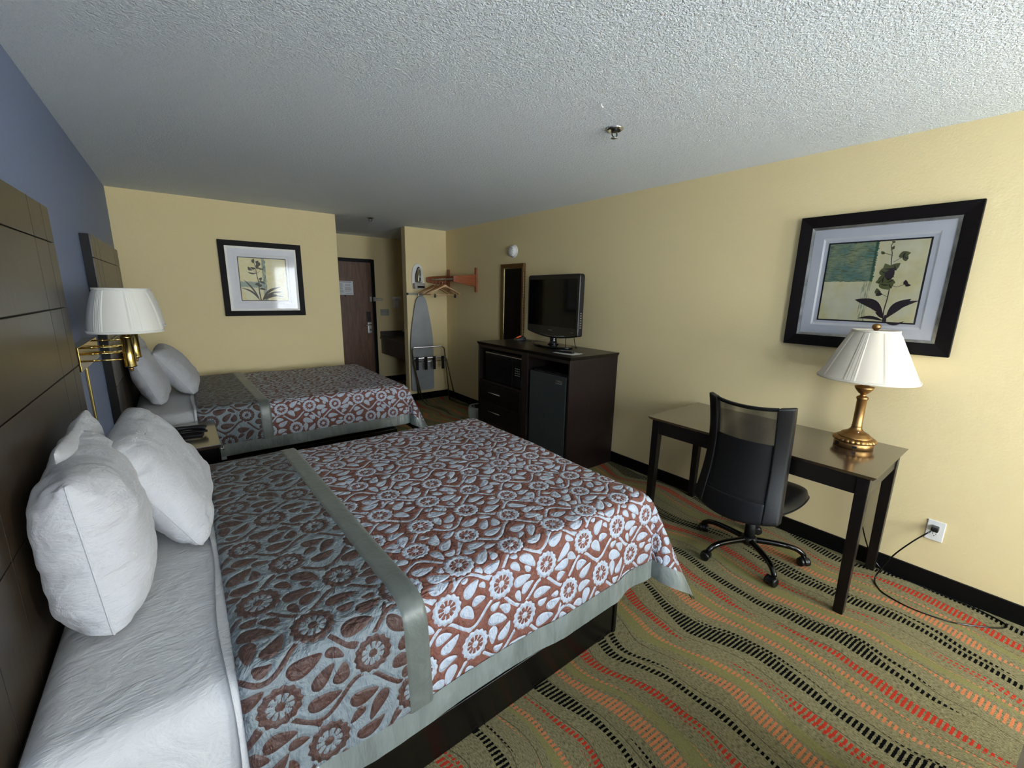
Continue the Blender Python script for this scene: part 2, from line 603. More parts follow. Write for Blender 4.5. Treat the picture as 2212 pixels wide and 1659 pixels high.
fw = 0.05
for nm_, x0, x1 in (('window_1', WX0, WX1), ('window_added', VX0, VX1)):  # the second, left window is added only to brighten the room
    b = MB()
    ring_ = ((x0, x1, WZ0, WZ0 + fw), (x0, x1, WZ1 - fw, WZ1), (x0, x0 + fw, WZ0 + fw, WZ1 - fw), (x1 - fw, x1, WZ0 + fw, WZ1 - fw))
    for q in ring_: b.box(q[0], q[1], YW - 0.11, YW - 0.06, q[2], q[3])
    win = struct(b.build(nm_, M_WHITEPL))
    g = MB(); g.box(x0 + fw, x1 - fw, YW - 0.09, YW - 0.084, WZ0 + fw, WZ1 - fw)
    g.build('window_pane', M_GLASS, win)

# baseboards
BH, BT = 0.10, 0.012
shell('baseboard_right', M_BASEB, (W - BT, W, YW, D2, 0, BH), (W - BT, W, D2 + 0.12, D3, 0, BH))
shell('baseboard_closet', M_BASEB, (XB - BT, W - BT, D2 - BT, D2, 0, BH), (XB - BT, XB, D2, D2 + 0.12, 0, BH))
shell('baseboard_back', M_BASEB, (0, XA, D - BT, D, 0, BH), (XA, XA + BT, D, 5.52, 0, BH), (XA, XA + BT, 6.49, D3, 0, BH))
shell('baseboard_left', M_BASEB, (0, BT, YW, D - BT, 0, BH))
shell('baseboard_entry', M_BASEB, (DX1 + 0.0, W - BT, D3 - BT, D3, 0, BH))

# entry door
M_OAK = wood('wood_oak_door', srgb(74, 48, 33), srgb(112, 77, 54), 0.45, 'z', 3, stretch=9)
b = MB()
b.box(DX0, DX0 + 0.05, D3 - 0.015, D3 + 0.10, 0, DZ)
b.box(DX1 - 0.05, DX1, D3 - 0.015, D3 + 0.10, 0, DZ)
b.box(DX0 + 0.05, DX1 - 0.05, D3 - 0.015, D3 + 0.10, DZ - 0.05, DZ)
door = struct(b.build('door_1', M_BASEB, bevel=0.004))
b = MB(); b.box(DX0 + 0.052, DX1 - 0.052, D3 + 0.02, D3 + 0.065, 0.01, DZ - 0.052)
b.build('door_panel', M_OAK, door)
b = MB()
b.box(2.885, 2.955, D3 - 0.004, D3 + 0.02, 0.87, 1.06)
lock = b.build('lock_plate', M_STEEL, door, bevel=0.008, bseg=3)
lock['label'] = 'silver lock plate'
b = MB()
b.tube([(2.93, D3 + 0.0, 1.02), (2.93, D3 - 0.045, 1.02)], 0.011)
b.tube([(2.93, D3 - 0.04, 1.02), (2.87, D3 - 0.045, 1.015), (2.82, D3 - 0.04, 0.995)], 0.009)
b.box(2.915, 2.938, D3 - 0.007, D3 - 0.003, 0.91, 0.945)
b.build('lever_handle', M_CHROME, lock)
b = MB(); b.box(2.872, 2.945, D3 + 0.002, D3 + 0.02, 1.07, 1.23)
b.build('card_reader', M_BLACKPL, door, bevel=0.006)
b = MB()
b.box(2.945, 2.972, D3 + 0.0, D3 + 0.02, 1.40, 1.48)
b.box(2.99, 3.03, D3 - 0.03, D3 - 0.015, 1.405, 1.475)
b.tube([(3.01, D3 - 0.03, 1.455), (3.01, D3 - 0.045, 1.455), (3.14, D3 - 0.05, 1.452), (3.145, D3 - 0.05, 1.43), (3.14, D3 - 0.05, 1.425), (3.01, D3 - 0.045, 1.425)], 0.006)
b.build('swing_bar_guard', M_STEEL, door)
b = MB(); b.tube([(2.545, D3 + 0.02, 1.49), (2.545, D3 + 0.004, 1.49)], 0.012)
b.build('peephole', M_BASEB, door)

# dark bathroom door on the side of the entry corridor (seen in the wall mirror)
b = MB()
b.box(XA + 0.0005, XA + 0.02, 5.52, 5.57, 0, 2.08)
b.box(XA + 0.0005, XA + 0.02, 6.44, 6.49, 0, 2.08)
b.box(XA + 0.0005, XA + 0.02, 5.57, 6.44, 2.03, 2.08)
door2 = struct(b.build('door_2', M_BASEB, bevel=0.004))
b = MB(); b.box(XA + 0.0005, XA + 0.010, 5.572, 6.438, 0.01, 2.028)
b.build('door_panel', M_ESPZ, door2)
b = MB(); b.tube([(XA + 0.010, 6.36, 0.98), (XA + 0.06, 6.36, 0.98), (XA + 0.06, 6.25, 0.98)], 0.010)
b.build('lever_handle', M_CHROME, door2)

# notice on the door
M_PAPER = plain('paper_white', srgb(208, 212, 216), 0.6, var=0.02)
M_INK = plain('ink_grey', srgb(110, 112, 116), 0.7, var=0.02)
b = MB()
nx0, nx1, nz0, nz1 = 2.40, 2.682, 1.505, 1.725
b.box(nx0, nx1, D3 + 0.0165, D3 + 0.0195, nz0, nz1)
rr = random.Random(3)
b.box(nx0 + 0.03, nx1 - 0.03, D3 + 0.0155, D3 + 0.0165, nz1 - 0.022, nz1 - 0.012, 1)
for col0, col1 in ((nx0 + 0.015, nx0 + 0.135), (nx0 + 0.150, nx1 - 0.015)):
    z = nz1 - 0.04
    while z > nz0 + 0.02:
        if rr.random() < 0.85:
            b.box(col0, col1 - rr.random() * 0.03, D3 + 0.0155, D3 + 0.0165, z - 0.004, z, 1)
        z -= 0.0105
tag(b.build('notice_sheet', [M_PAPER, M_INK]), 'white printed notice sheet stuck to the brown entry door', 'notice')

# ------------------------------------------------------------------ beds
def tile_sdf(N=300, T=0.60):
    """periodic vine, flower and leaf pattern: positive inside the motif, metres"""
    rs = np.random.RandomState(11)
    g = (np.arange(N) + 0.5) / N * T
    X, Y = np.meshgrid(g, g, indexing='ij')
    S = np.full((N, N), -1.0)
    wrap = lambda d: (d + T / 2) % T - T / 2
    flowers, k = [], 4
    for j in range(k):
        for i in range(3):
            fx = (i + 0.5 * (j % 2) + 0.25) * T / 3 + rs.uniform(-0.012, 0.012)
            fy = (j + 0.5) * T / k + rs.uniform(-0.012, 0.012)
            flowers.append((fx, fy, rs.uniform(0.044, 0.050)))
    def seg(p, q, w0, w1):
        nonlocal S
        dx, dy = wrap(X - p[0]), wrap(Y - p[1])
        ex, ey = q[0] - p[0], q[1] - p[1]
        L2 = ex * ex + ey * ey + 1e-12
        tt = np.clip((dx * ex + dy * ey) / L2, 0, 1)
        d = np.hypot(dx - tt * ex, dy - tt * ey)
        S = np.maximum(S, w0 + (w1 - w0) * tt - d)
    vines = []
    for j in range(k):
        pts = []
        for i in range(49):
            x = i / 48 * T
            y = j * T / k + 0.034 * math.sin(2 * PI * x / T * 3 + (PI if j % 2 else 0) + 0.6) + 0.012 * math.sin(2 * PI * x / T + j)
            pts.append((x, y))
        vines.append(pts)
        for a, c in zip(pts[:-1], pts[1:]): seg(a, c, 0.0056, 0.0056)
    for (fx, fy, fr) in flowers:
        best = None
        for pts in vines:
            for p in pts:
                d = math.hypot(wrap(p[0] - fx), wrap(p[1] - fy))
                px = wrap(p[0] - fx)
                sc_ = abs(d - 0.085) + (0.03 if px > 0 else 0)
                if best is None or sc_ < best[0]: best = (sc_, p)
        p = best[1]
        vx, vy = wrap(fx - p[0]), wrap(fy - p[1])
        c0 = (p[0], p[1]); c2 = (p[0] + vx, p[1] + vy)
        c1 = (p[0] + 0.55 * vx - 0.28 * vy, p[1] + 0.55 * vy + 0.28 * vx)
        q = [((1 - s) ** 2 * c0[0] + 2 * s * (1 - s) * c1[0] + s * s * c2[0], (1 - s) ** 2 * c0[1] + 2 * s * (1 - s) * c1[1] + s * s * c2[1]) for s in np.linspace(0, 1, 9)]
        for a, c in zip(q[:-1], q[1:]): seg(a, c, 0.0056, 0.0038)
    for (fx, fy, fr) in flowers:
        dx, dy = wrap(X - fx), wrap(Y - fy)
        r = np.hypot(dx, dy); th = np.arctan2(dy, dx) + fx * 9
        out = fr * (1 + 0.055 * np.cos(14 * th)) - r
        fq = (th * 10 / (2 * PI)) % 1.0
        da = (0.36 - np.abs(fq - 0.5)) * (2 * PI / 10) * r
        hole = np.minimum(np.minimum(da, r - fr * 0.22), fr * 0.64 - r)
        keep = r < fr + 0.006
        S = np.where(keep, np.minimum(out, -hole), S)
        S = np.where((r >= fr + 0.006) & (r < fr + 0.012), np.maximum(np.minimum(S, 0.0045), -1), S)
    def leaf(cx, cy, an, L, Wd, bend):
        dx, dy = wrap(X - cx), wrap(Y - cy)
        u = dx * math.cos(an) + dy * math.sin(an)
        v = -dx * math.sin(an) + dy * math.cos(an)
        s_ = np.clip(u / (L / 2), -1, 1)
        v = v - bend * (1 - s_ ** 2)
        w = Wd / 2 * np.sqrt(np.clip(1 - s_ ** 2, 0, 1)) * (1 - 0.45 * s_)
        return np.minimum(w - np.abs(v), (L / 2 - np.abs(u)))
    for L, Wd, n_, gap in ((0.078, 0.036, 1500, 0.003), (0.060, 0.032, 2200, 0.003), (0.046, 0.025, 2800, 0.003), (0.034, 0.021, 2500, 0.0035)):
        for _ in range(n_):
            cx, cy = rs.uniform(0, T), rs.uniform(0, T)
            an = rs.normal(0, 0.7) + (PI if rs.rand() < 0.3 else 0)
            ix, iy = int(cx / T * N) % N, int(cy / T * N) % N
            if S[ix, iy] > -Wd * 0.40: continue
            lf = leaf(cx, cy, an, L * rs.uniform(0.85, 1.1), Wd * rs.uniform(0.85, 1.1), rs.uniform(-0.008, 0.008))
            if (S[lf > 0] > -gap).any(): continue
            S = np.maximum(S, lf)
    return S, T


SDF, TT = tile_sdf()


def sdf_at(a, b):
    N = SDF.shape[0]
    x = (a / TT % 1.0) * N - 0.5; y = (b / TT % 1.0) * N - 0.5
    xi, yi = np.floor(x).astype(int), np.floor(y).astype(int)
    fx, fy = x - xi, y - yi
    g = lambda i, j: SDF[(xi + i) % N, (yi + j) % N]
    return (g(0, 0) * (1 - fx) + g(1, 0) * fx) * (1 - fy) + (g(0, 1) * (1 - fx) + g(1, 1) * fx) * fy


class Drape:
    """a square cloth lying on a bed and hanging over its foot and both sides"""
    def __init__(s, x0, xf, yn, yf, zt, hn, hf, hfoot, seed=0, wave=1.0, off=0.0):
        s.a0, s.a1 = x0, xf + hfoot
        s.b0, s.b1 = yn - hn, yf + hf
        s.na = int((s.a1 - s.a0) / 0.02) + 1
        s.nb = int((s.b1 - s.b0) / 0.02) + 1
        A = np.linspace(s.a0, s.a1, s.na); B = np.linspace(s.b0, s.b1, s.nb)
        a, b = np.meshgrid(A, B, indexing='ij')
        ex = np.maximum(0, a - xf)
        ey = np.where(b < yn, yn - b, np.where(b > yf, b - yf, 0.0))
        sg = np.where(b < yn, -1.0, 1.0)
        P = np.zeros(a.shape + (3,))
        bx = np.minimum(a, xf); by = np.clip(b, yn, yf)
        P[..., 0] = bx; P[..., 1] = by; P[..., 2] = zt
        drop = np.where(ex > 0, ex, ey)
        single = (ex > 0) ^ (ey > 0)
        fl = 0.10
        P[..., 2] -= np.where(single, drop, 0)
        P[..., 0] += np.where(single & (ex > 0), fl * ex, 0)
        P[..., 1] += np.where(single & (ey > 0), sg * fl * ey, 0)
        both = (ex > 0) & (ey > 0)
        r = np.hypot(ex, ey); phi = np.arctan2(ey, ex)
        tau = phi / (PI / 2) * 2 * PI
        rho = math.radians(11.5)
        for sgn in (-1.0, 1.0):
            m = both & (sg == sgn)
            gv = np.array([1, sgn, 0]) / math.sqrt(2); hv = np.array([1, -sgn, 0]) / math.sqrt(2)
            dn = np.array([0.05, sgn * 0.05, -1.0]); dn /= np.linalg.norm(dn)
            ax = math.cos(rho) * np.array([0, 0, -1.0]) + math.sin(rho) * gv
            e1 = (dn - ax * dn.dot(ax)); e1 /= np.linalg.norm(e1)
            e2 = hv
            d = math.cos(rho) * ax + math.sin(rho) * (np.cos(tau)[..., None] * e1 + np.sin(tau)[..., None] * e2)
            Q = np.array([xf, yn if sgn < 0 else yf, zt]) + r[..., None] * d
            P = np.where(m[..., None], Q, P)
        for _ in range(18):
            Pp = np.pad(P, ((1, 1), (1, 1), (0, 0)), mode='reflect', reflect_type='odd')
            P = 0.5 * P + 0.125 * (Pp[:-2, 1:-1] + Pp[2:, 1:-1] + Pp[1:-1, :-2] + Pp[1:-1, 2:])
        # soft folds towards the hem
        dep = np.clip(np.maximum(ex, ey) / 0.42, 0, 1.2)
        n1 = vnoise(a * 5 + seed, b * 5, seed) * 0.6 + vnoise(a * 11, b * 11 + seed, 3.7) * 0.4
        side = np.where(ey > 0, sg, 0.0)
        P[..., 1] += side * dep ** 1.5 * wave * 0.018 * vnoise(a * 7 + seed, a * 0 + seed * 1.7, b * 1.5) * np.where(both, 0.4, 1)
        P[..., 0] += np.where(ex > 0, 1, 0) * dep ** 1.5 * wave * 0.018 * vnoise(b * 7 + seed, a * 1.5, seed * 2.3) * np.where(both, 0.4, 1)
        P[..., 2] += (1 - np.minimum(dep, 1)) * (0.004 * n1 + 0.006 * vnoise(a * 2.2, b * 2.2, seed)) + off
        s.P = P

    def at(s, a, b):
        x = np.clip((a - s.a0) / (s.a1 - s.a0) * (s.na - 1), 0, s.na - 1 - 1e-6)
        y = np.clip((b - s.b0) / (s.b1 - s.b0) * (s.nb - 1), 0, s.nb - 1 - 1e-6)
        xi, yi = np.floor(x).astype(int), np.floor(y).astype(int)
        fx, fy = (x - xi)[..., None], (y - yi)[..., None]
        Pp = np.pad(s.P, ((1, 2), (1, 2), (0, 0)), mode='reflect', reflect_type='odd')
        def w(t): return (-0.5 * t + t * t - 0.5 * t ** 3, 1 - 2.5 * t * t + 1.5 * t ** 3, 0.5 * t + 2 * t * t - 1.5 * t ** 3, -0.5 * t * t + 0.5 * t ** 3)
        wx, wy = w(fx), w(fy)
        out = 0
        for i in range(4):
            for j in range(4):
                out = out + wx[i] * wy[j] * Pp[xi + i, yi + j]
        return out

    def patch(s, a, b, lift=0.0, bumpy=0.0):
        P = s.at(a, b)
        if bumpy or not np.isscalar(lift) or lift:
            e = 0.004
            du = s.at(a + e, b) - s.at(a - e, b); dv = s.at(a, b + e) - s.at(a, b - e)
            n = np.cross(du, dv); n /= np.linalg.norm(n, axis=-1, keepdims=True) + 1e-12
            l = np.full(a.shape, lift) if np.isscalar(lift) else lift
            if bumpy:
                l = l + bumpy * (vnoise(a * 34, b * 34, 1.3) * 0.6 + vnoise(a * 70, b * 70, 7.1) * 0.4)
            P = P + n * l[..., None]
        return P


def mesh_ab(a0, a1, b0, b1, res):
    """a0/a1 may be functions of b"""
    nb = max(2, int((b1 - b0) / res) + 1)
    B = np.linspace(b0, b1, nb)
    f0 = a0(B) if callable(a0) else np.full(nb, a0)
    f1 = a1(B) if callable(a1) else np.full(nb, a1)
    na = max(2, int(np.max(f1 - f0) / res) + 1)
    U = np.linspace(0, 1, na)[:, None]
    return f0[None, :] + (f1 - f0)[None, :] * U, np.repeat(B[None, :], na, 0)


def make_bed(bed_label, cov_label, sheet_label, yn, yf, zt, hn, res, seed, yrail):
    xf = 2.02
    bed = thing('double_bed', bed_label, 'bed', (1.0, (yn + yf) / 2, 0))
    ox, oy = 1.0, (yn + yf) / 2
    b = MB()
    x0, x1, y0, y1 = 0.06, 1.888, yrail, yf + 0.01
    b.box(x0 - ox, x1 - 0.02 - ox, y0 + 0.006 - oy, y1 - 0.006 - oy, 0.0, 0.176)
    b.box(x0 - ox, x1 - 0.02 - ox, y0 - oy, y1 - oy, 0.180, 0.325)
    b.box(x0 - ox, x1 - 0.022 - ox, y0 - 0.005 - oy, y0 + 0.01 - oy, 0.171, 0.184)
    b.box(x1 - 0.022 - ox, x1 - ox, y0 - 0.001 - oy, y1 + 0.001 - oy, 0.0, 0.325)
    b.build('bed_base', M_ESPX, bed, bevel=0.004, bseg=3)
    # mattress with its white cover
    nx, ny = 61, 45
    rad = 0.07
    b = MB()
    mx0, mx1, my0, my1, mz0, mz1 = 0.055, xf - 0.004, yn + 0.008, yf - 0.008, 0.326, zt - 0.012
    b.box(mx0 - ox, mx1 - ox, my0 - oy, my1 - oy, mz0, mz1)
    m = b.build('mattress', M_SHEET, bed, bevel=rad, bseg=6)
    for p in m.data.polygons: p.use_smooth = True

    dr = Drape(0.42, xf, yn, yf, zt, hn, hn, 0.45, seed)
    hem = 0.085
    cv = thing('comforter', cov_label, 'comforter', (0, 0, 0))
    aL = lambda B: 0.80 - 0.055 * np.clip((B - yn) / (yf - yn), 0, 1)
    aR = lambda B: aL(B) + 0.078
    b0, b1 = dr.b0 + hem, dr.b1 - hem
    # main field
    a, bb = mesh_ab(lambda B: aR(B) - 0.01, dr.a1 - hem, b0, b1, res)
    grid_obj('quilted_top', dr.patch(a, bb, 0.0, 0.0016), M_QUILT, cv, {'pat': sdf_at(a, bb - yn)})
    # turned-down part showing the reverse
    a, bb = mesh_ab(0.42, lambda B: aL(B) + 0.006, b0 + 0.004, b1 - 0.004, res)
    edge = np.clip((a - 0.42) / 0.02, 0, 1)
    grid_obj('turned_down_fold', dr.patch(a, bb, 0.004 + 0.010 * np.sqrt(edge), 0.0016), M_FOLD, cv, {'pat': sdf_at(0.1 + a * 0.92, 0.3 + (bb - yn) * 0.92)})
    # satin band along the fold
    a, bb = mesh_ab(aL, aR, b0 - 0.002, b1 + 0.002, 0.008)
    c_ = (a - aL(bb)) / 0.078
    grid_obj('satin_band', dr.patch(a, bb, 0.011 + 0.006 * np.clip(np.minimum(c_, 1 - c_) * 10, 0, 1)), M_SATIN, cv)
    # satin border round the hem
    parts = []
    for (qa0, qa1, qb0, qb1) in ((0.42, dr.a1, dr.b0, b0 + 0.002), (0.42, dr.a1, b1 - 0.002, dr.b1), (dr.a1 - hem - 0.002, dr.a1, b0, b1)):
        a, bb = mesh_ab(qa0, qa1, qb0, qb1, 0.011)
        lift = 0.003 + 0.005 * (vnoise(a * 40, bb * 3, 2.2 + seed) * 0.5 + vnoise(bb * 40, a * 3, 5.2) * 0.5) * 0.5
        parts.append(dr.patch(a, bb, lift))
    hb = MB()
    for P in parts:
        n_, m_ = P.shape[:2]
        hb.add([tuple(p) for p in P.reshape(-1, 3)],
               [(i * m_ + j, (i + 1) * m_ + j, (i + 1) * m_ + j + 1, i * m_ + j + 1) for i in range(n_ - 1) for j in range(m_ - 1)], 0, True)
    hb.build('hem_border', M_HEM, cv, recalc=False)
    # underside
    a, bb = mesh_ab(0.43, dr.a1 - 0.004, dr.b0 + 0.004, dr.b1 - 0.004, 0.02)
    grid_obj('lining', dr.patch(a, bb, -0.006), M_LINING, cv)
    # the top sheet peeping out at the head of the comforter
    ds = Drape(0.385, xf, yn + 0.002, yf - 0.002, zt - 0.006, hn + 0.02, hn + 0.02, 0.1, seed + 4)
    a, bb = mesh_ab(lambda B: 0.402 + 0.006 * np.sin(B * 9), 0.56, ds.b0, ds.b1, 0.012)
    tag(grid_obj('flat_sheet', ds.patch(a, bb, 0.004, 0.001), M_SHEET), sheet_label, 'sheet')
    return bed


M_LINING = plain('lining_dark', srgb(40, 37, 36), 0.8)
make_bed('bed with a white mattress on a dark wooden base, nearest the camera',
         'brown and blue floral comforter with a sage satin band on the near bed',
         'white flat sheet edge showing along the head end of the near comforter', 0.985, 2.49, 0.705, 0.40, 0.0042, 1, 1.04)
make_bed('second bed beyond the nightstand, standing along the back wall',
         'brown and blue floral comforter spread over the far bed by the back wall',
         'white flat sheet hanging beside the nightstand under the far comforter', 3.62, 5.06, 0.725, 0.36, 0.0065, 4, 3.61)


# headboards
def headboard(y0, y1, z1, label):
    t_ = 0.046
    o = thing('headboard', label, 'headboard', (0.002, (y0 + y1) / 2, 0.33))
    oy = (y0 + y1) / 2
    b = MB()
    b.box(0, t_ - 0.008, y0 - oy, y1 - oy, 0, z1 - 0.33)
    b.build('back_board', M_HSIDE, o)
    # face panels separated by routed lines
    rows = [0.62, 0.96, 1.245, 1.487, 1.735, z1]
    cols = [y0, y0 + 0.12, (y0 + y1) / 2 - 0.42, (y0 + y1) / 2 + 0.42, y1 - 0.12, y1]
    b = MB()
    g_ = 0.0022
    zz = 0.33
    for r1 in rows:
        lo = zz + (g_ if zz > 0.4 else 0)
        b.box(t_ - 0.008, t_, y0 - oy, y1 - oy, lo - 0.33, r1 - g_ - 0.33 if r1 < z1 else r1 - 0.33)
        zz = r1
    b.build('face_panel', M_HEAD, o, bevel=0.0015, bseg=2)
    for c in cols[1:-1]:
        b = MB()
        b.box(t_ - 0.001, t_ + 0.0004, c - oy - 0.0010, c - oy + 0.0010, 0, z1 - 0.33)
        b.build('vertical_seam', M_GROOVE, o)
    return o


headboard(1.05, 2.50, 1.869, 'tall brown panelled headboard at the near bed, filling the left edge')
headboard(3.53, 4.97, 1.869, 'tall brown panelled headboard at the far bed by the back wall corner')


# pillows
def pillow(label, centre, up, along, L=0.64, Wd=0.46, T=0.19, seed=0, zbed=0.695):
    """up: direction of the pillow's width; along: direction of its length"""
    yv = Vector(up).normalized()
    xv = Vector(along); xv = (xv - yv * xv.dot(yv)).normalized()
    zv = xv.cross(yv)
    o = thing('pillow', label, 'pillow', (0, 0, 0), group='white bed pillows')
    o.matrix_world = Matrix(((xv.x, yv.x, zv.x, centre[0]), (xv.y, yv.y, zv.y, centre[1]), (xv.z, yv.z, zv.z, centre[2]), (0, 0, 0, 1)))
    n, m = 97, 73
    th = np.linspace(-PI / 2, PI / 2, n); ph = np.linspace(-PI / 2, PI / 2, m)
    u, v = np.meshgrid(np.sin(th), np.sin(ph), indexing='ij')
    px = L / 2 * u * (1 - 0.075 * (1 - v ** 2) * np.abs(u) ** 3 + 0.02 * vnoise(v * 2 + seed, seed, 0.5))
    py = Wd / 2 * v * (1 - 0.085 * (1 - u ** 2) * np.abs(v) ** 3 + 0.025 * vnoise(u * 2.2 + seed, 3.1 + seed, 0.5))
    cr = 1 - 0.085 * (np.abs(u) * np.abs(v)) ** 5
    px = px * cr; py = py * cr
    h = T / 2 * (1 - np.abs(u) ** 3.6) ** 0.60 * (1 - np.abs(v) ** 3.0) ** 0.60
    eu = np.exp(-(1 - np.abs(u)) / 0.22); ev = np.exp(-(1 - np.abs(v)) / 0.20)
    sheets = []
    for sg in (1, -1):
        sd = seed * 3.1 + (0 if sg > 0 else 11)
        wr = 0.017 * eu * vnoise(v * 10 + sd + 1.5 * u, u * 2.0 + sd, 1.1) + 0.010 * ev * vnoise(u * 10 + sd, v * 2, 4.1 + sd)
        wr += 0.006 * vnoise(u * 3 + v * 2 + sd, v * 4 - u * 2, sd) + 0.003 * vnoise(u * 8 - v * 5, v * 9 + sd, sd)
        wr *= np.clip(h / 0.03, 0, 1)
        P = np.stack([px, py, sg * (h + wr)], -1)
        if sg < 0: P = P[:, ::-1]
        sheets.append(P)
    MW = np.array(o.matrix_world); MI = np.linalg.inv(MW)
    def squash(P):
        Q = P @ MW[:3, :3].T + MW[:3, 3]
        x = Q[..., 0] - 0.062
        Q[..., 0] = np.where(x < 0.03, 0.062 + 0.03 * np.exp(np.minimum(x - 0.03, 0) / 0.03), Q[..., 0])
        z = Q[..., 2] - (zbed + 0.004)
        Q[..., 2] = np.where(z < 0.03, zbed + 0.004 + 0.03 * np.exp(np.minimum(z - 0.03, 0) / 0.03), Q[..., 2])
        return (Q - MW[:3, 3]) @ MI[:3, :3].T
    b = MB()
    for P in sheets:
        P = squash(P)
        b.add([tuple(p) for p in P.reshape(-1, 3)],
              [(i * m + j, (i + 1) * m + j, (i + 1) * m + j + 1, i * m + j + 1) for i in range(n - 1) for j in range(m - 1)], 0, True)
    c = b.build('pillowcase', M_PILLOW, o, recalc=True, smooth=True)
    # stitched hem round the open end and long edges
    path = [tuple(q) for q in squash(np.array([(px[0, j], py[0, j], 0) for j in range(1, m - 1, 2)]))]
    s = MB(); s.tube(path, 0.0022, 6)
    s.build('stitched_seam', M_PILLOW, c)
    return o


def lean(deg, side=0.0):
    a = math.radians(deg)
    return (-math.sin(a), side, math.cos(a))


pillow('large white pillow standing on end nearest the camera on the near bed', (0.145, 1.605, 0.902), lean(4), (-0.10, 1, 0.0), 0.60, 0.47, 0.245, 1)
pillow('white pillow leaning forward in front of others on the near bed', (0.29, 1.975, 0.892), lean(29), (0.05, 1, 0.0), 0.66, 0.47, 0.19, 2)
pillow('shaded white pillow behind the two front pillows against the near headboard', (0.112, 1.83, 0.935), lean(2), (0.0, 1, 0.0), 0.56, 0.44, 0.10, 3)
pillow('white pillow on the near side of the far bed, under the brass lamp', (0.165, 4.16, 0.925), lean(19), (0.05, 1, 0.0), 0.52, 0.47, 0.17, 4, 0.715)
pillow('white pillow on the wall side of the far bed, tipped forward', (0.33, 4.47, 0.905), lean(31), (0.06, 1, 0.0), 0.60, 0.46, 0.19, 5, 0.715)
pillow('mostly hidden pillow behind the pair on the far bed', (0.115, 4.55, 0.95), lean(4), (0.0, 1, 0.0), 0.58, 0.46, 0.11, 6, 0.715)

# ------------------------------------------------------------------ nightstand and telephone
nsx, nsy, nsz = 0.51, (2.945, 3.545), 0.66
ns = thing('nightstand', 'dark wooden nightstand between the two beds', 'nightstand', (0.27, 3.245, 0))
b = MB()
b.box(-0.21, 0.225, -0.285, 0.285, 0.0, nsz - 0.022)
b.build('body', M_ESPX, ns, bevel=0.003)
b = MB(); b.box(-0.215, 0.242, -0.30, 0.30, nsz - 0.022, nsz)
b.build('top', M_DESK, ns, bevel=0.003)
b = MB(); b.box(0.225, 0.238, -0.27, 0.27, 0.42, nsz - 0.04)
dw = b.build('drawer', M_ESPX, ns, bevel=0.002)
b = MB()
b.tube([(0.262, -0.07, 0.55), (0.262, 0.07, 0.55)], 0.005)
for yy in (-0.05, 0.05): b.tube([(0.236, yy, 0.55), (0.262, yy, 0.55)], 0.004)
b.build('handle', M_CHROME, dw)

tp = thing('telephone', 'black desk telephone with a coiled cord on the nightstand', 'telephone', (0.355, 3.225, nsz), -0.12)
b = MB()
b.hexa([(-0.085, -0.035, 0), (0.085, -0.035, 0), (0.085, 0.055, 0), (-0.085, 0.055, 0)], [(-0.08, -0.03, 0.014), (0.08, -0.03, 0.014), (0.08, 0.05, 0.026), (-0.08, 0.05, 0.026)])
b.build('phone_base', M_BLACKM, tp, bevel=0.005)
b = MB()
hp = spline([(-0.098, 0.015, 0.036), (-0.085, 0.015, 0.042), (-0.03, 0.015, 0.048), (0.04, 0.015, 0.048), (0.085, 0.015, 0.042), (0.100, 0.015, 0.036)], 6)
b.tube(hp, [0.013 + 0.007 * abs(math.cos(PI * i / (len(hp) - 1))) for i in range(len(hp))], 12)
b.build('handset', M_BLACKPL, tp)
b = MB()
cp = []
for i in range(420):
    q = i / 419
    cp.append((-0.10 + 0.21 * q, -0.022 + 0.006 * math.sin(q * 5) + 0.007 * math.cos(q * 2 * PI * 44), 0.030 + 0.007 * math.sin(q * 2 * PI * 44)))
b.tube(cp, 0.0022, 5)
b.build('coiled_cord', M_GLOSSB, tp)

# ------------------------------------------------------------------ double swing-arm wall lamp
def shade_mat(name, col, tr_=0.35):
    t = NT(name)
    n1 = t.noise(t.coord(), 400, 2)
    nm = t.bump(n1, 0.05, 0.002)
    d_ = t.n('BsdfDiffuse'); d_.inputs[0].default_value = col; t.set(d_.inputs['Normal'], nm)
    l_ = t.n('BsdfTranslucent'); l_.inputs[0].default_value = col
    m_ = t.n('MixShader'); m_.inputs[0].default_value = tr_
    t.t.links.new(d_.outputs[0], m_.inputs[1]); t.t.links.new(l_.outputs[0], m_.inputs[2])
    return t.done(m_.outputs[0])


M_SHADE = shade_mat('shade_cream', srgb(236, 231, 218))
M_SHADEG = shade_mat('shade_grey_white', srgb(226, 226, 220), 0.25)
M_SHADEIN = plain('shade_lining', srgb(212, 186, 140), 0.8)


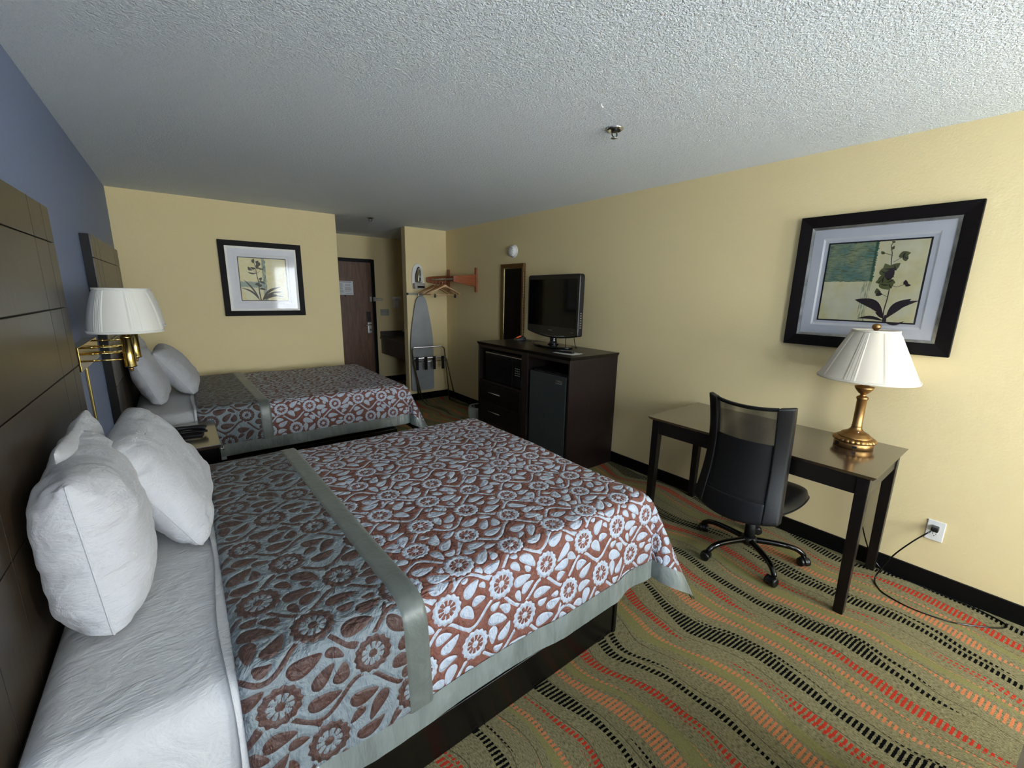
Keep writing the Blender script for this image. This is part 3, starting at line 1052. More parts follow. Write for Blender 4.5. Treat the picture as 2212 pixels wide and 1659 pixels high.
def pleat_shade(parent, c, rb, rt, zb, zt, groups, mat, lining, curve=0.0, phase=0.0):
    """bell shade with groups of narrow pleats; c = axis (x, y)"""
    seg = 360; nz = 14
    prof = []
    P = np.zeros((nz, seg + 1, 3))
    for i in range(nz):
        q = i / (nz - 1)
        r = rb + (rt - rb) * q + curve * math.sin(PI * q)
        for k in range(seg + 1):
            a = 2 * PI * k / seg
            g_ = ((a + phase) / (2 * PI) * groups) % 1.0
            bump_ = 0.0
            if 0.0 < g_ < 0.30:
                bump_ = 0.0016 + 0.0032 * (((g_ / 0.30) * 5) % 1.0)
            env = min(1, min(q, 1 - q) * 14)
            rr_ = r + bump_ * env
            P[i, k] = (c[0] + rr_ * math.cos(a), c[1] + rr_ * math.sin(a), zb + (zt - zb) * q)
    o = grid_obj('lamp_shade', P, mat, parent, smooth=True)
    for z, r in ((zb, rb), (zt, rt)):
        b = MB()
        b.lathe([(r - 0.003, z - 0.005), (r + 0.0035, z - 0.005), (r + 0.0038, z + 0.006), (r - 0.003, z + 0.006)], (c[0], c[1], 0), 96, close=True)
        b.build('shade_trim', mat, o)
    pr_ = [(rb + (rt - rb) * q / 10 + curve * math.sin(PI * q / 10) - 0.003, zb + (zt - zb) * q / 10) for q in range(11)]
    L = MB()
    n_ = len(pr_)
    vs = [(c[0] + r * math.cos(2 * PI * k / 72), c[1] + r * math.sin(2 * PI * k / 72), z) for r, z in pr_ for k in range(72)]
    L.add(vs, [(i * 72 + k, (i + 1) * 72 + k, (i + 1) * 72 + (k + 1) % 72, i * 72 + (k + 1) % 72) for i in range(n_ - 1) for k in range(72)], 0, True)
    L.build('shade_lining', lining, o, recalc=False)
    return o


sy = 2.875
sc_ = thing('wall_lamp', 'brass twin swing-arm wall lamp with pleated white shades between the headboards', 'lamp', (0, sy, 1.25))
b = MB(); b.box(0.0, 0.040, -0.27, 0.27, -0.052, 0.056)
b.build('wall_plate', M_BRASS, sc_, bevel=0.002)
for dy in (-0.175, 0.175):
    cx = 0.195
    b = MB()
    z0, z1 = -0.055, 0.095
    b.lathe([(0.020, z0), (0.0235, z0 + 0.003), (0.0235, z0 + 0.007), (0.0215, z0 + 0.010), (0.0215, z1 - 0.012), (0.0235, z1 - 0.010), (0.0235, z1 - 0.002), (0.016, z1), (0.016, z1 + 0.012), (0.010, z1 + 0.016)], (cx, dy, 0), 36)
    body = b.build('lamp_body', M_BRASS, sc_)
    b = MB()
    b.lathe([(0.004, z0), (0.008, z0 - 0.004), (0.009, z0 - 0.010), (0.005, z0 - 0.014), (0.007, z0 - 0.018), (0.001, z0 - 0.023)], (cx, dy, 0), 20)
    b.build('finial', M_ABRASS, body)
    b = MB()
    for zz in (0.045, 0.016, -0.016):
        b.tube([(0.038, dy, zz), (cx - 0.018, dy, zz)], 0.0042, 10)
        b.lathe([(0.004, 0.066), (0.0062, 0.068), (0.0062, 0.074), (0.004, 0.076)], (0, dy, zz), 14, axis='x')
    b.build('swing_arm', M_BRASS, sc_)
    b = MB()
    for k in range(3):
        a = 2 * PI * k / 3 + 0.4
        b.tube([(cx + 0.018 * math.cos(a), dy + 0.018 * math.sin(a), 0.10), (cx + 0.05 * math.cos(a), dy + 0.05 * math.sin(a), 0.118), (cx + 0.128 * math.cos(a), dy + 0.128 * math.sin(a), 0.121)], 0.0022, 8)
    b.build('shade_holder', M_BRASS, sc_)
    pleat_shade(sc_, (cx + 0.006, dy), 0.136, 0.094, 0.117, 0.309, 6, M_SHADEG, M_SHADEIN, 0.006, 0.35 if dy < 0 else 0.9)
b = MB(); b.box(0.0, 0.012, -0.012, 0.012, 0.0, 0.86)
cc = b.build('cord_cover', M_BRASS, None, bevel=0.004)
cc.location = (0.0, 2.95, 0.335)
tag(cc, 'narrow brass cord cover strip on the blue wall below the wall lamp', 'cord cover')

# ------------------------------------------------------------------ framed pictures
def leafpoly(base, tip, w, bend=0.0, n=14, wide=0.45):
    """pointed leaf outline from base to tip"""
    bx, bz = base; tx, tz = tip
    dx, dz = tx - bx, tz - bz
    L = math.hypot(dx, dz); nx_, nz_ = -dz / L, dx / L
    l, r = [], []
    for i in range(n + 1):
        s = i / n
        c = bend * L * math.sin(PI * s)
        ww = w * (math.sin(PI * s ** (math.log(0.5) / math.log(wide))) ** 0.9)
        px, pz = bx + dx * s + nx_ * c, bz + dz * s + nz_ * c
        l.append((px + nx_ * ww, pz + nz_ * ww)); r.append((px - nx_ * ww, pz - nz_ * ww))
    return l, r


def strip(b, l, r, d, mi):
    n = len(l)
    vs = [(p[0], d, p[1]) for p in l] + [(p[0], d, p[1]) for p in r]
    b.add(vs, [(i, i + 1, n + i + 1, n + i) for i in range(n - 1)], mi)


def ribbon(b, pts, w0, w1, d, mi):
    P = spline(pts, 6); l, r = [], []
    for i, p in enumerate(P):
        q0 = P[max(i - 1, 0)]; q1 = P[min(i + 1, len(P) - 1)]
        dx, dz = q1[0] - q0[0], q1[1] - q0[1]; L = math.hypot(dx, dz) + 1e-9
        w = w0 + (w1 - w0) * i / (len(P) - 1)
        l.append((p[0] - dz / L * w, p[1] + dx / L * w)); r.append((p[0] + dz / L * w, p[1] - dx / L * w))
    strip(b, l, r, d, mi)


def art_bg(name, kind):
    """brushed abstract ground of the print; object x,z with the print centred at 0"""
    t = NT(name)
    v = t.coord()
    s = t.n('SeparateXYZ'); t.set(s.inputs[0], v)
    X, Z = s.outputs[0], s.outputs[2]
    soft = t.noise(v, 9, 4, 0.6)
    br = t.noise(t.mapping(v, scale=(1, 1, 9)), 26, 4, 0.65, 0.5)
    brv = t.noise(t.mapping(v, scale=(9, 1, 1)), 20, 3, 0.6)
    cream, yel, teal, moss, pale = srgb(240, 234, 196), srgb(226, 214, 152), srgb(104, 142, 132), srgb(96, 100, 58), srgb(228, 228, 208)
    col = t.mix(t.ramp(soft, [(0.35, (0, 0, 0)), (0.65, (1, 1, 1))]), cream, yel)
    col = t.mix(t.ramp(t.noise(v, 5, 2), [(0.5, (0, 0, 0)), (0.75, (0.9, 0.9, 0.9))]), col, pale)
    if kind == 'right':
        m1 = t.math('LESS_THAN', t.math('ADD', X, t.math('MULTIPLY', brv, 0.02)), 0.012)
        m2 = t.math('GREATER_THAN', t.math('ADD', Z, t.math('MULTIPLY', br, 0.02)), 0.012)
        blk = t.math('MULTIPLY', m1, m2)
        tc = t.mix(t.ramp(soft, [(0.4, (0, 0, 0)), (0.6, (1, 1, 1))]), teal, srgb(158, 168, 128))
        col = t.mix(blk, col, tc)
        strk = t.math('MULTIPLY', blk, t.ramp(br, [(0.52, (0, 0, 0)), (0.62, (1, 1, 1))]))
        col = t.mix(strk, col, moss)
        edge = t.math('MULTIPLY', m2, t.math('LESS_THAN', t.math('ABSOLUTE', t.math('SUBTRACT', X, t.math('MULTIPLY_ADD', br, -0.03, 0.018))), 0.007))
        col = t.mix(edge, col, srgb(64, 100, 74))
        low = t.math('MULTIPLY', t.math('SUBTRACT', 1.0, m2), t.math('LESS_THAN', t.math('ABSOLUTE', t.math('ADD', X, 0.012)), 0.02))
        low = t.math('MULTIPLY', low, t.ramp(brv, [(0.45, (0, 0, 0)), (0.6, (0.8, 0.8, 0.8))]))
        col = t.mix(low, col, srgb(122, 146, 104))
    else:
        st = t.math('LESS_THAN', t.math('ABSOLUTE', t.math('SUBTRACT', X, t.math('MULTIPLY_ADD', brv, 0.05, -0.02))), 0.016)
        col = t.mix(t.math('MULTIPLY', st, t.ramp(brv, [(0.35, (0.3, 0.3, 0.3)), (0.6, (1, 1, 1))])), col, srgb(70, 112, 118))
        hb_ = t.math('LESS_THAN', t.math('ABSOLUTE', t.math('ADD', Z, 0.055)), t.math('MULTIPLY', br, 0.06))
        hb_ = t.math('MULTIPLY', hb_, t.math('LESS_THAN', X, 0.0))
        col = t.mix(t.math('MULTIPLY', hb_, 0.8), col, srgb(122, 150, 146))
        col = t.mix(t.ramp(br, [(0.58, (0, 0, 0)), (0.68, (0.5, 0.5, 0.5))]), col, srgb(150, 146, 100))
    return t.done(t.bsdf(col, 0.5, 0, None, 0.3))


M_FRAME = wood('picture_frame_black', srgb(13, 10, 10), srgb(20, 15, 15), 0.5, 'x', 5, spec=0.12)
M_FILLET = plain('fillet_silver', srgb(150, 148, 140), 0.30, 0.85, bump=0.1, bscale=150, var=0.15)
M_FILLETW = plain('fillet_white', srgb(236, 234, 228), 0.35, var=0.02)
M_MATB = plain('mat_board', srgb(226, 227, 233), 0.7, var=0.01)
M_MATW = plain('mat_bevel', srgb(242, 242, 243), 0.6, var=0.01)
M_LINE = plain('print_border', srgb(14, 14, 18), 0.5)
M_PLUM = plain('print_plum', srgb(46, 32, 38), 0.5)
M_OLIVE = plain('print_olive', srgb(96, 102, 52), 0.5)
M_SILH = plain('print_silhouette', srgb(32, 28, 22), 0.5)
t = NT('picture_glass')
tr = t.n('BsdfTransparent'); gl = t.n('BsdfGlossy'); gl.inputs['Roughness'].default_value = 0.01
fz = t.n('Fresnel'); fz.inputs[0].default_value = 1.5
mx = t.n('MixShader')
t.set(mx.inputs[0], t.math('MULTIPLY', fz.outputs[0], 0.7)); t.t.links.new(tr.outputs[0], mx.inputs[1]); t.t.links.new(gl.outputs[0], mx.inputs[2])
M_PGLASS = t.done(mx.outputs[0])


def ring(b, o, i, y0, y1, mi=0, slope=0.0):
    """rectangular ring; o, i = (x0,x1,z0,z1); mitred four sides, front at y0 outside / y0+slope inside"""
    ox0, ox1, oz0, oz1 = o; ix0, ix1, iz0, iz1 = i
    O = [(ox0, oz0), (ox1, oz0), (ox1, oz1), (ox0, oz1)]; I = [(ix0, iz0), (ix1, iz0), (ix1, iz1), (ix0, iz1)]
    vs = [(p[0], y0, p[1]) for p in O] + [(p[0], y0 + slope, p[1]) for p in I] + [(p[0], y1, p[1]) for p in O] + [(p[0], y1, p[1]) for p in I]
    fs = []
    for k in range(4):
        n = (k + 1) % 4
        fs += [(k, n, 4 + n, 4 + k), (k, 8 + k, 8 + n, n), (4 + k, 4 + n, 12 + n, 12 + k), (8 + k, 12 + k, 12 + n, 8 + n)]
    b.add(vs, fs, mi)


def picture(label, loc, rz, kind):
    hw = 0.3875
    o = thing('framed_picture', label, 'picture', loc, rz)
    R_ = lambda h: (-h, h, -h, h)
    f1 = 0.322 if kind == 'right' else 0.3325
    f2 = 0.308 if kind == 'right' else 0.312
    b = MB(); ring(b, R_(hw), R_(f1), -0.030, 0.0, 0, 0.010)
    b.build('frame', M_FRAME, o, bevel=0.003)
    b = MB(); ring(b, R_(f1), R_(f2), -0.021, -0.002, 0, 0.004)
    b.build('fillet', M_FILLET if kind == 'right' else M_FILLETW, o)
    b = MB()
    ring(b, R_(f2), R_(0.256), -0.012, -0.002, 0)
    ring(b, R_(0.256), (-0.248, 0.248, -0.243, 0.243), -0.0118, -0.002, 1, 0.006)
    b.box(-0.25, 0.25, -0.0048, -0.002, -0.246, 0.246, 0)
    b.build('mat_board', [M_MATB, M_MATW], o)
    b = MB()
    pw = 0.2285
    b.box(-pw, pw, -0.0062, -0.0048, -pw, pw, 1)
    b.flat([(-pw + 0.008, -pw + 0.008), (pw - 0.008, -pw + 0.008), (pw - 0.008, pw - 0.008), (-pw + 0.008, pw - 0.008)], -0.0066, 'xz', 0)
    d = -0.0070
    if kind == 'right':
        # orchid: x grows to the right of the print
        X = lambda u: -pw + u * 2 * pw
        Z = lambda v: pw - v * 2 * pw
        stem = [(0.70, 0.99), (0.69, 0.85), (0.70, 0.70), (0.70, 0.55), (0.69, 0.42), (0.67, 0.28), (0.66, 0.16), (0.64, 0.08), (0.655, 0.03)]
        ribbon(b, [(X(u), Z(v)) for u, v in stem], 0.0026, 0.0014, d, 2)
        ribbon(b, [(X(.675), Z(.19)), (X(.62), Z(.17)), (X(.575), Z(.15))], 0.001, 0.001, d, 2)
        ribbon(b, [(X(.69), Z(.27)), (X(.74), Z(.23)), (X(.77), Z(.21))], 0.001, 0.001, d, 2)
        ribbon(b, [(X(.71), Z(.54)), (X(.77), Z(.56)), (X(.83), Z(.53))], 0.001, 0.001, d, 2)
        ribbon(b, [(X(.70), Z(.68)), (X(.66), Z(.66)), (X(.62), Z(.63))], 0.001, 0.001, d, 2)
        def lf(u0, v0, u1, v1, w, bend, mi, dd=0.0003, wide=0.45):
            l, r = leafpoly((X(u0), Z(v0)), (X(u1), Z(v1)), w, bend, 14, wide)
            strip(b, l, r, d - dd, mi)
        lf(.70, .93, .38, .72, .024, -0.16, 2, wide=.55)
        lf(.72, .95, .92, .70, .022, 0.10, 2, wide=.55)
        lf(.74, .90, 1.0 - .01, .72, .013, 0.12, 2, .0005, .5)
        lf(.70, .97, .44, .955, .009, -0.10, 2)
        lf(.73, .995, .90, .965, .007, -0.14, 2)
        lf(.70, .94, .61, .87, .012, -0.1, 2, .0005)
        ribbon(b, [(X(.715), Z(1 - .018)), (X(.715), Z(.90))], 0.008, 0.005, d - 0.0002, 2)
        for (u, v, s, mi) in ((.66, .34, .034, 3), (.72, .33, .028, 3), (.62, .38, .026, 3), (.69, .41, .034, 2), (.63, .47, .030, 3), (.69, .49, .028, 3), (.645, .53, .030, 3), (.705, .545, .026, 3), (.60, .50, .02, 3), (.78, .19, .026, 3), (.80, .22, .02, 3), (.575, .15, .012, 3), (.665, .10, .011, 3), (.655, .03, .009, 3), (.60, .615, .020, 3), (.615, .655, .016, 2), (.845, .51, .015, 2), (.865, .545, .012, 2)):
            a = (u * 31 + v * 17) % 3.0
            l, r = leafpoly((X(u) - s * math.cos(a), Z(v) - s * math.sin(a)), (X(u) + s * math.cos(a), Z(v) + s * math.sin(a)), s * 0.62, 0.1)
            strip(b, l, r, d - 0.0004 - (u * 13 % 1) * 0.0004, mi)
            l, r = leafpoly((X(u) - s * .7 * math.cos(a + 1), Z(v) - s * .7 * math.sin(a + 1)), (X(u) + s * .6 * math.cos(a + 1), Z(v) + s * .6 * math.sin(a + 1)), s * 0.12, 0.1)
            strip(b, l, r, d - 0.0010, 2)
    else:
        X = lambda u: -pw + u * 2 * pw
        Z = lambda v: pw - v * 2 * pw
        ribbon(b, [(X(.40), Z(.99)), (X(.38), Z(.75)), (X(.39), Z(.60)), (X(.36), Z(.40)), (X(.35), Z(.30)), (X(.33), Z(.10))], 0.006, 0.0018, d, 4)
        for pts in (((.36, .38), (.29, .28), (.24, .22)), ((.36, .32), (.40, .20), (.36, .08)), ((.39, .56), (.43, .52), (.45, .46)), ((.36, .36), (.41, .33), (.43, .30))):
            ribbon(b, [(X(u), Z(v)) for u, v in pts], 0.002, 0.001, d, 4)
        def lf(u0, v0, u1, v1, w, bend, wide=0.5):
            l, r = leafpoly((X(u0), Z(v0)), (X(u1), Z(v1)), w, bend, 14, wide)
            strip(b, l, r, d - 0.0003 - (u1 * 7 % 1) * 0.0004, 4)
        for q in ((.38, .99, .07, .50, .008, -.06), (.37, .99, .02, .70, .009, -.14), (.42, .99, .86, .66, .013, .14), (.43, .99, .88, .78, .011, .14), (.46, .99, .90, .90, .009, .14),
                  (.42, .99, .75, .85, .016, .12), (.36, .36, .18, .52 - .18, .008, .1), (.36, .25, .24, .23, .012, .1), (.28, .30, .20, .21, .014, .2), (.31, .14, .33, .03, .014, .1), (.38, .16, .42, .07, .014, .1),
                  (.40, .20, .44, .10, .012, -.1), (.36, .20, .42, .22, .010, .1), (.37, .22, .52, .26, .008, -.1), (.38, .28, .40, .12, .010, .1), (.39, .58, .30, .62, .012, .1), (.39, .55, .52, .60, .010, .1), (.43, .54, .46, .45, .013, .2),
                  (.38, .68, .45, .62, .014, .1), (.38, .72, .52, .74, .011, .1), (.36, .66, .40, .60, .012, .1)):
            lf(*q)
    b.build('print', [art_bg('print_ground_' + kind, kind), M_LINE, M_PLUM, M_OLIVE, M_SILH], o, recalc=False)
    b = MB(); b.add([(-f2 - 0.004, -0.0155, -f2 - 0.004), (f2 + 0.004, -0.0155, -f2 - 0.004), (f2 + 0.004, -0.0155, f2 + 0.004), (-f2 - 0.004, -0.0155, f2 + 0.004)], [(0, 1, 2, 3)])
    b.build('glazing', M_PGLASS, o, recalc=False)
    return o


picture('black framed orchid print hanging above the desk lamp on the right wall', (W - 0.001, 0.7025, 1.6795), -PI / 2, 'right')
picture('black framed plant print with white inner edge on the back wall', (1.170, D - 0.001, 1.673), 0, 'back')

# ------------------------------------------------------------------ desk
dk = thing('desk', 'long dark wooden writing desk with square legs along the right wall', 'desk', (3.22, 1.004, 0))
ox, oy = 3.22, 1.004
dx0, dx1, dy0, dy1, dz = 2.878, 3.548, 0.385, 1.623, 0.766
b = MB()
b.hexa([(dx0 + 0.014 - ox, dy0 + 0.014 - oy, dz - 0.020), (dx1 - ox, dy0 + 0.014 - oy, dz - 0.020), (dx1 - ox, dy1 - 0.014 - oy, dz - 0.020), (dx0 + 0.014 - ox, dy1 - 0.014 - oy, dz - 0.020)],
       [(dx0 - ox, dy0 - oy, dz), (dx1 - ox, dy0 - oy, dz), (dx1 - ox, dy1 - oy, dz), (dx0 - ox, dy1 - oy, dz)])
b.build('desk_top', M_DESK, dk, bevel=0.0015)
ax0, ax1, ay0, ay1 = dx0 + 0.026, dx1 - 0.012, dy0 + 0.026, dy1 - 0.026
lw = 0.052
b = MB()
for q in ((ax0 + 0.006, ax0 + 0.026, ay0 + lw, ay1 - lw), (ax1 - 0.026, ax1 - 0.006, ay0 + lw, ay1 - lw), (ax0 + lw, ax1 - lw, ay0 + 0.006, ay0 + 0.026), (ax0 + lw, ax1 - lw, ay1 - 0.026, ay1 - 0.006)):
    b.box(q[0] - ox, q[1] - ox, q[2] - oy, q[3] - oy, dz - 0.115, dz - 0.021)
b.build('apron', M_ESP, dk, bevel=0.002)
for (lx, sx_) in ((ax0, 1), (ax1 - lw, -1)):
    for (ly, sy_) in ((ay0, 1), (ay1 - lw, -1)):
        x0, x1, y0, y1 = lx - ox, lx + lw - ox, ly - oy, ly + lw - oy
        tx = 0.010
        bx0, bx1 = (x0, x1 - tx) if sx_ > 0 else (x0 + tx, x1)
        by0, by1 = (y0, y1 - tx) if sy_ > 0 else (y0 + tx, y1)
        b = MB()
        b.hexa([(bx0, by0, 0), (bx1, by0, 0), (bx1, by1, 0), (bx0, by1, 0)], [(x0, y0, dz - 0.021), (x1, y0, dz - 0.021), (x1, y1, dz - 0.021), (x0, y1, dz - 0.021)])
        b.build('leg', M_LEG, dk, bevel=0.003)

# desk lamp
lx, ly = 3.345, 0.590
dl = thing('table_lamp', 'antique brass table lamp with a pleated cream shade on the desk', 'lamp', (lx, ly, dz))
b = MB()
b.lathe([(0.086, 0.0), (0.090, 0.002), (0.0905, 0.030), (0.088, 0.033)], seg=64)
base = b.build('lamp_base', M_ABRASS, dl)
b = MB()
nf = 26
b.lathe([(0.088, 0.032), (0.097, 0.037), (0.099, 0.045), (0.090, 0.054), (0.080, 0.058)], seg=nf * 8, mod=lambda a, h: 1 + (0.045 * abs(math.sin(a * nf / 2)) - 0.02 if 0.034 < h < 0.057 else 0))
b.build('gadroon_ring', M_ABRASS, base)
b = MB()
b.lathe([(0.080, 0.056), (0.077, 0.064), (0.066, 0.070), (0.062, 0.078), (0.050, 0.084), (0.034, 0.094), (0.026, 0.106), (0.0235, 0.118), (0.025, 0.122), (0.0225, 0.126),
         (0.0225, 0.270), (0.026, 0.274), (0.0275, 0.282), (0.024, 0.288), (0.014, 0.294), (0.013, 0.302), (0.022, 0.308), (0.030, 0.318), (0.040, 0.332), (0.044, 0.345), (0.020, 0.350), (0.018, 0.375)], seg=48)
b.build('column', M_ABRASS, dl)
b = MB()
b.lathe([(0.0, 0.0), (0.004, 0.001), (0.0045, 0.004), (0.0, 0.007)], (0, 0, 0), 16)
sw = b.build('switch', M_CHROME, dl)
sw.location = (-0.036, -0.018, 0.089)
b = MB()
mrot = Matrix.Rotation(math.radians(196), 4, 'Z')
b.box(0.088, 0.0918, -0.010, 0.010, 0.010, 0.023, 0, mrot)
b.build('power_port', M_BLACKPL, base)
b = MB()
b.box(0.088, 0.0918, -0.013, 0.013, 0.008, 0.028, 0, Matrix.Rotation(math.radians(140), 4, 'Z'))
b.build('power_port', M_BLACKPL, base)
b = MB()
b.tube([(0.0, 0.0, 0.37), (0.0, 0.0, 0.655)], 0.003, 8)
for a in (0.3, 0.3 + 2 * PI / 3, 0.3 + 4 * PI / 3):
    b.tube([(0, 0, 0.642), (0.098 * math.cos(a), 0.098 * math.sin(a), 0.640)], 0.002, 8)
b.lathe([(0.006, 0.650), (0.010, 0.655), (0.017, 0.663), (0.020, 0.673), (0.017, 0.683), (0.008, 0.689), (0.001, 0.690)], seg=24)
b.build('finial', M_ABRASS, dl)
b = MB()
b.lathe([(0.012, 0.375), (0.012, 0.42), (0.020, 0.44), (0.030, 0.475), (0.028, 0.50), (0.015, 0.52), (0.001, 0.525)], seg=24)
b.build('bulb', M_WHITEPL, dl)
pleat_shade(dl, (0.0, 0.0), 0.219, 0.100, 0.392, 0.650, 8, M_SHADE, M_SHADEIN, 0.0, 0.25)

# wall outlet and the lamp's cord
ot = thing('wall_outlet', 'white double wall outlet low on the right wall beyond the desk', 'outlet', (W - 0.001, 0.211, 0.342), -PI / 2)
b = MB(); b.box(-0.036, 0.036, -0.006, 0, -0.058, 0.058)
b.build('face_plate', M_WHITEPL, ot, bevel=0.003, bseg=3)
b = MB()
for zc in (0.020, -0.020):
    b.lathe([(0.0165, -0.0075), (0.0165, -0.005)], (0, 0, zc), 28, axis='y')
    for (x0, x1, z0, z1) in ((-0.0075, -0.0050, -0.001, 0.009), (0.0050, 0.0075, -0.001, 0.007), (-0.002, 0.002, -0.011, -0.006)):
        b.box(x0, x1, -0.0079, -0.0074, zc + z0, zc + z1, 1)
b.build('socket', [M_WHITEPL, M_GROOVE], ot)
cd = thing('power_cord', 'black cord plugged into the outlet and looped on the carpet', 'cord', (W - 0.03, 0.211, 0.0))
b = MB()
b.box(-0.022, 0.021, -0.015, 0.015, 0.348, 0.375)
b.build('plug', M_BLACKPL, cd, bevel=0.006, bseg=3)
b = MB()
pp = [(3.525, 0.214, 0.358), (3.50, 0.235, 0.335), (3.475, 0.28, 0.27), (3.45, 0.335, 0.17), (3.43, 0.37, 0.075), (3.40, 0.385, 0.012), (3.34, 0.365, 0.004), (3.285, 0.315, 0.004),
      (3.258, 0.20, 0.004), (3.29, 0.07, 0.004), (3.35, -0.01, 0.004), (3.42, -0.08, 0.004), (3.468, -0.11, 0.004), (3.502, -0.10, 0.004), (3.528, -0.03, 0.004), (3.540, 0.10, 0.004), (3.543, 0.25, 0.004), (3.545, 0.36, 0.005), (3.546, 0.41, 0.03), (3.548, 0.47, 0.12), (3.552, 0.53, 0.3), (3.556, 0.56, 0.5), (3.5575, 0.58, 0.74)]
b.tube([(x - (W - 0.03), y - 0.211, z) for x, y, z in spline(pp, 8)], 0.0036, 8)
b.build('cable', M_GLOSSB, cd)

# ------------------------------------------------------------------ office chair
ch = thing('office_chair', 'black mesh-back swivel office chair pulled up to the desk', 'chair', (3.065, 0.948, 0))
t = NT('chair_mesh')
v = t.coord()
s = t.n('SeparateXYZ'); t.set(s.inputs[0], v)
u1 = t.math('ADD', s.outputs[1], s.outputs[2]); u2 = t.math('SUBTRACT', s.outputs[1], s.outputs[2])
pt = 0.0042
h1 = t.math('GREATER_THAN', t.math('FRACT', t.math('DIVIDE', u1, pt)), 0.30)
h2 = t.math('GREATER_THAN', t.math('FRACT', t.math('DIVIDE', u2, pt)), 0.30)
hole = t.math('MULTIPLY', h1, h2)
tr = t.n('BsdfTransparent')
bs = t.bsdf(srgb(20, 20, 21), 0.6)
mx = t.n('MixShader'); t.set(mx.inputs[0], hole)
t.t.links.new(bs, mx.inputs[1]); t.t.links.new(tr.outputs[0], mx.inputs[2])
M_MESH = t.done(mx.outputs[0])
M_LEATH = plain('leather_black', srgb(13, 14, 16), 0.40, spec=0.4, bump=0.25, bscale=220, var=0.05, bdist=0.002)


def back_x(z):  # profile of the back, local x
    return spline_x(z)


def spline_x(z):
    q = (z - 0.41) / 0.63
    return -0.335 + 0.055 * math.sin(PI * min(max(q, 0), 1) * 0.9) - 0.005 * q - 0.02 * (q - 0.5) ** 2


def back_half(z):
    q = (z - 0.41) / 0.63
    return 0.236 - 0.014 * math.sin(PI * min(1, max(0, q))) - 0.014 * q


def back_patch(y0f, y1f, z0, z1, nx_, nz_, offset=0.0, wrap=0.05):
    P = np.zeros((nz_, nx_, 3))
    for i in range(nz_):
        z = z0 + (z1 - z0) * i / (nz_ - 1)
        hw_ = back_half(z)
        for j in range(nx_):
            f_ = y0f + (y1f - y0f) * j / (nx_ - 1)
            y = f_ * hw_
            x = spline_x(z) - 0.02 + 0.075 * abs(f_) ** 2.2 + offset
            zz = z - (0.020 * (1 - f_ * f_) if z > 0.94 else 0.0) * ((z - 0.94) / 0.1) + (-(0.030 * (1 - f_ * f_)) * max(0, (0.51 - z) / 0.1) if z < 0.51 else 0)
            P[i, j] = (x, y, zz)
    return P


o = grid_obj('mesh_panel', back_patch(-0.80, 0.80, 0.41, 1.035, 24, 40, 0.0), M_MESH, ch)
o['label'] = 'see-through black mesh'
grid_obj('mesh_panel', back_patch(-0.80, 0.80, 0.41, 1.035, 24, 40, 0.022), M_MESH, ch)


def solid(P, th, name, mat, parent, bevel=0.0):
    """thickened patch as one mesh"""
    n, m = P.shape[:2]
    Q = P.copy(); Q[..., 0] += th
    b = MB()
    vs = [tuple(p) for p in P.reshape(-1, 3)] + [tuple(p) for p in Q.reshape(-1, 3)]
    N = n * m
    fs = []
    for i in range(n - 1):
        for j in range(m - 1):
            a = i * m + j
            fs.append((a, a + 1, a + m + 1, a + m)); fs.append((N + a, N + a + m, N + a + m + 1, N + a + 1))
    rim = [j for j in range(m)] + [i * m + m - 1 for i in range(1, n)] + [(n - 1) * m + j for j in range(m - 2, -1, -1)] + [i * m for i in range(n - 2, 0, -1)]
    for k in range(len(rim)):
        a, c = rim[k], rim[(k + 1) % len(rim)]
        fs.append((a, N + a, N + c, c))
    b.add(vs, fs, 0, True)
    return b.build(name, mat, parent, bevel=bevel, bseg=3)


for (f0, f1) in ((-1.0, -0.70), (0.70, 1.0)):
    solid(back_patch(f0, f1, 0.40, 1.04, 7, 30, -0.012), 0.048, 'side_bolster', M_LEATH, ch, 0.010)
solid(back_patch(-0.71, 0.71, 1.018, 1.04, 22, 4, -0.004), 0.028, 'top_rail', M_BLACKM, ch, 0.006)
solid(back_patch(-0.71, 0.71, 0.40, 0.50, 22, 8, -0.006), 0.036, 'lower_rail', M_LEATH, ch, 0.006)
solid(back_patch(-0.70, 0.70, 0.49, 0.815, 20, 14, 0.012), 0.006, 'backing_panel', M_BLACKM, ch)
# seat
P = np.zeros((24, 24, 3)); Qb = np.zeros((24, 24, 3))
for i in range(24):
    for j in range(24):
        u_, v_ = -1 + 2 * i / 23, -1 + 2 * j / 23
        k = 1 - 0.10 * (abs(u_) ** 4 * abs(v_) ** 4)
        du = u_ * math.sqrt(1 - 0.30 * v_ * v_ * abs(u_) ** 2); dv = v_ * math.sqrt(1 - 0.30 * u_ * u_ * abs(v_) ** 2)
        e_ = (1 - abs(u_) ** 6) * (1 - abs(v_) ** 6)
        P[i, j] = (-0.005 + 0.27 * du, 0.245 * dv, 0.425 + 0.062 * e_ ** 0.4 - (0.03 * max(0, u_ - 0.4)) + 0.008 * v_ * v_)
        Qb[i, j] = (-0.005 + 0.27 * du * 0.98, 0.245 * dv * 0.98, 0.425 - 0.030 * e_ ** 0.4 - (0.03 * max(0, u_ - 0.4)))
b = MB()
for G in (P, Qb[:, ::-1]):
    b.add([tuple(p) for p in G.reshape(-1, 3)], [(i * 24 + j, (i + 1) * 24 + j, (i + 1) * 24 + j + 1, i * 24 + j + 1) for i in range(23) for j in range(23)], 0, True)
rim = [(0, j) for j in range(24)] + [(i, 23) for i in range(1, 24)] + [(23, j) for j in range(22, -1, -1)] + [(i, 0) for i in range(22, 0, -1)]
seat = b.build('seat', M_LEATH, ch)
b = MB(); b.tube([tuple(P[i, j] * 1.0) for i, j in rim], 0.004, 8, closed=True)
b.build('seat_piping', M_LEATH, seat)
b = MB()
b.box(-0.06, 0.16, -0.09, 0.09, 0.345, 0.400)
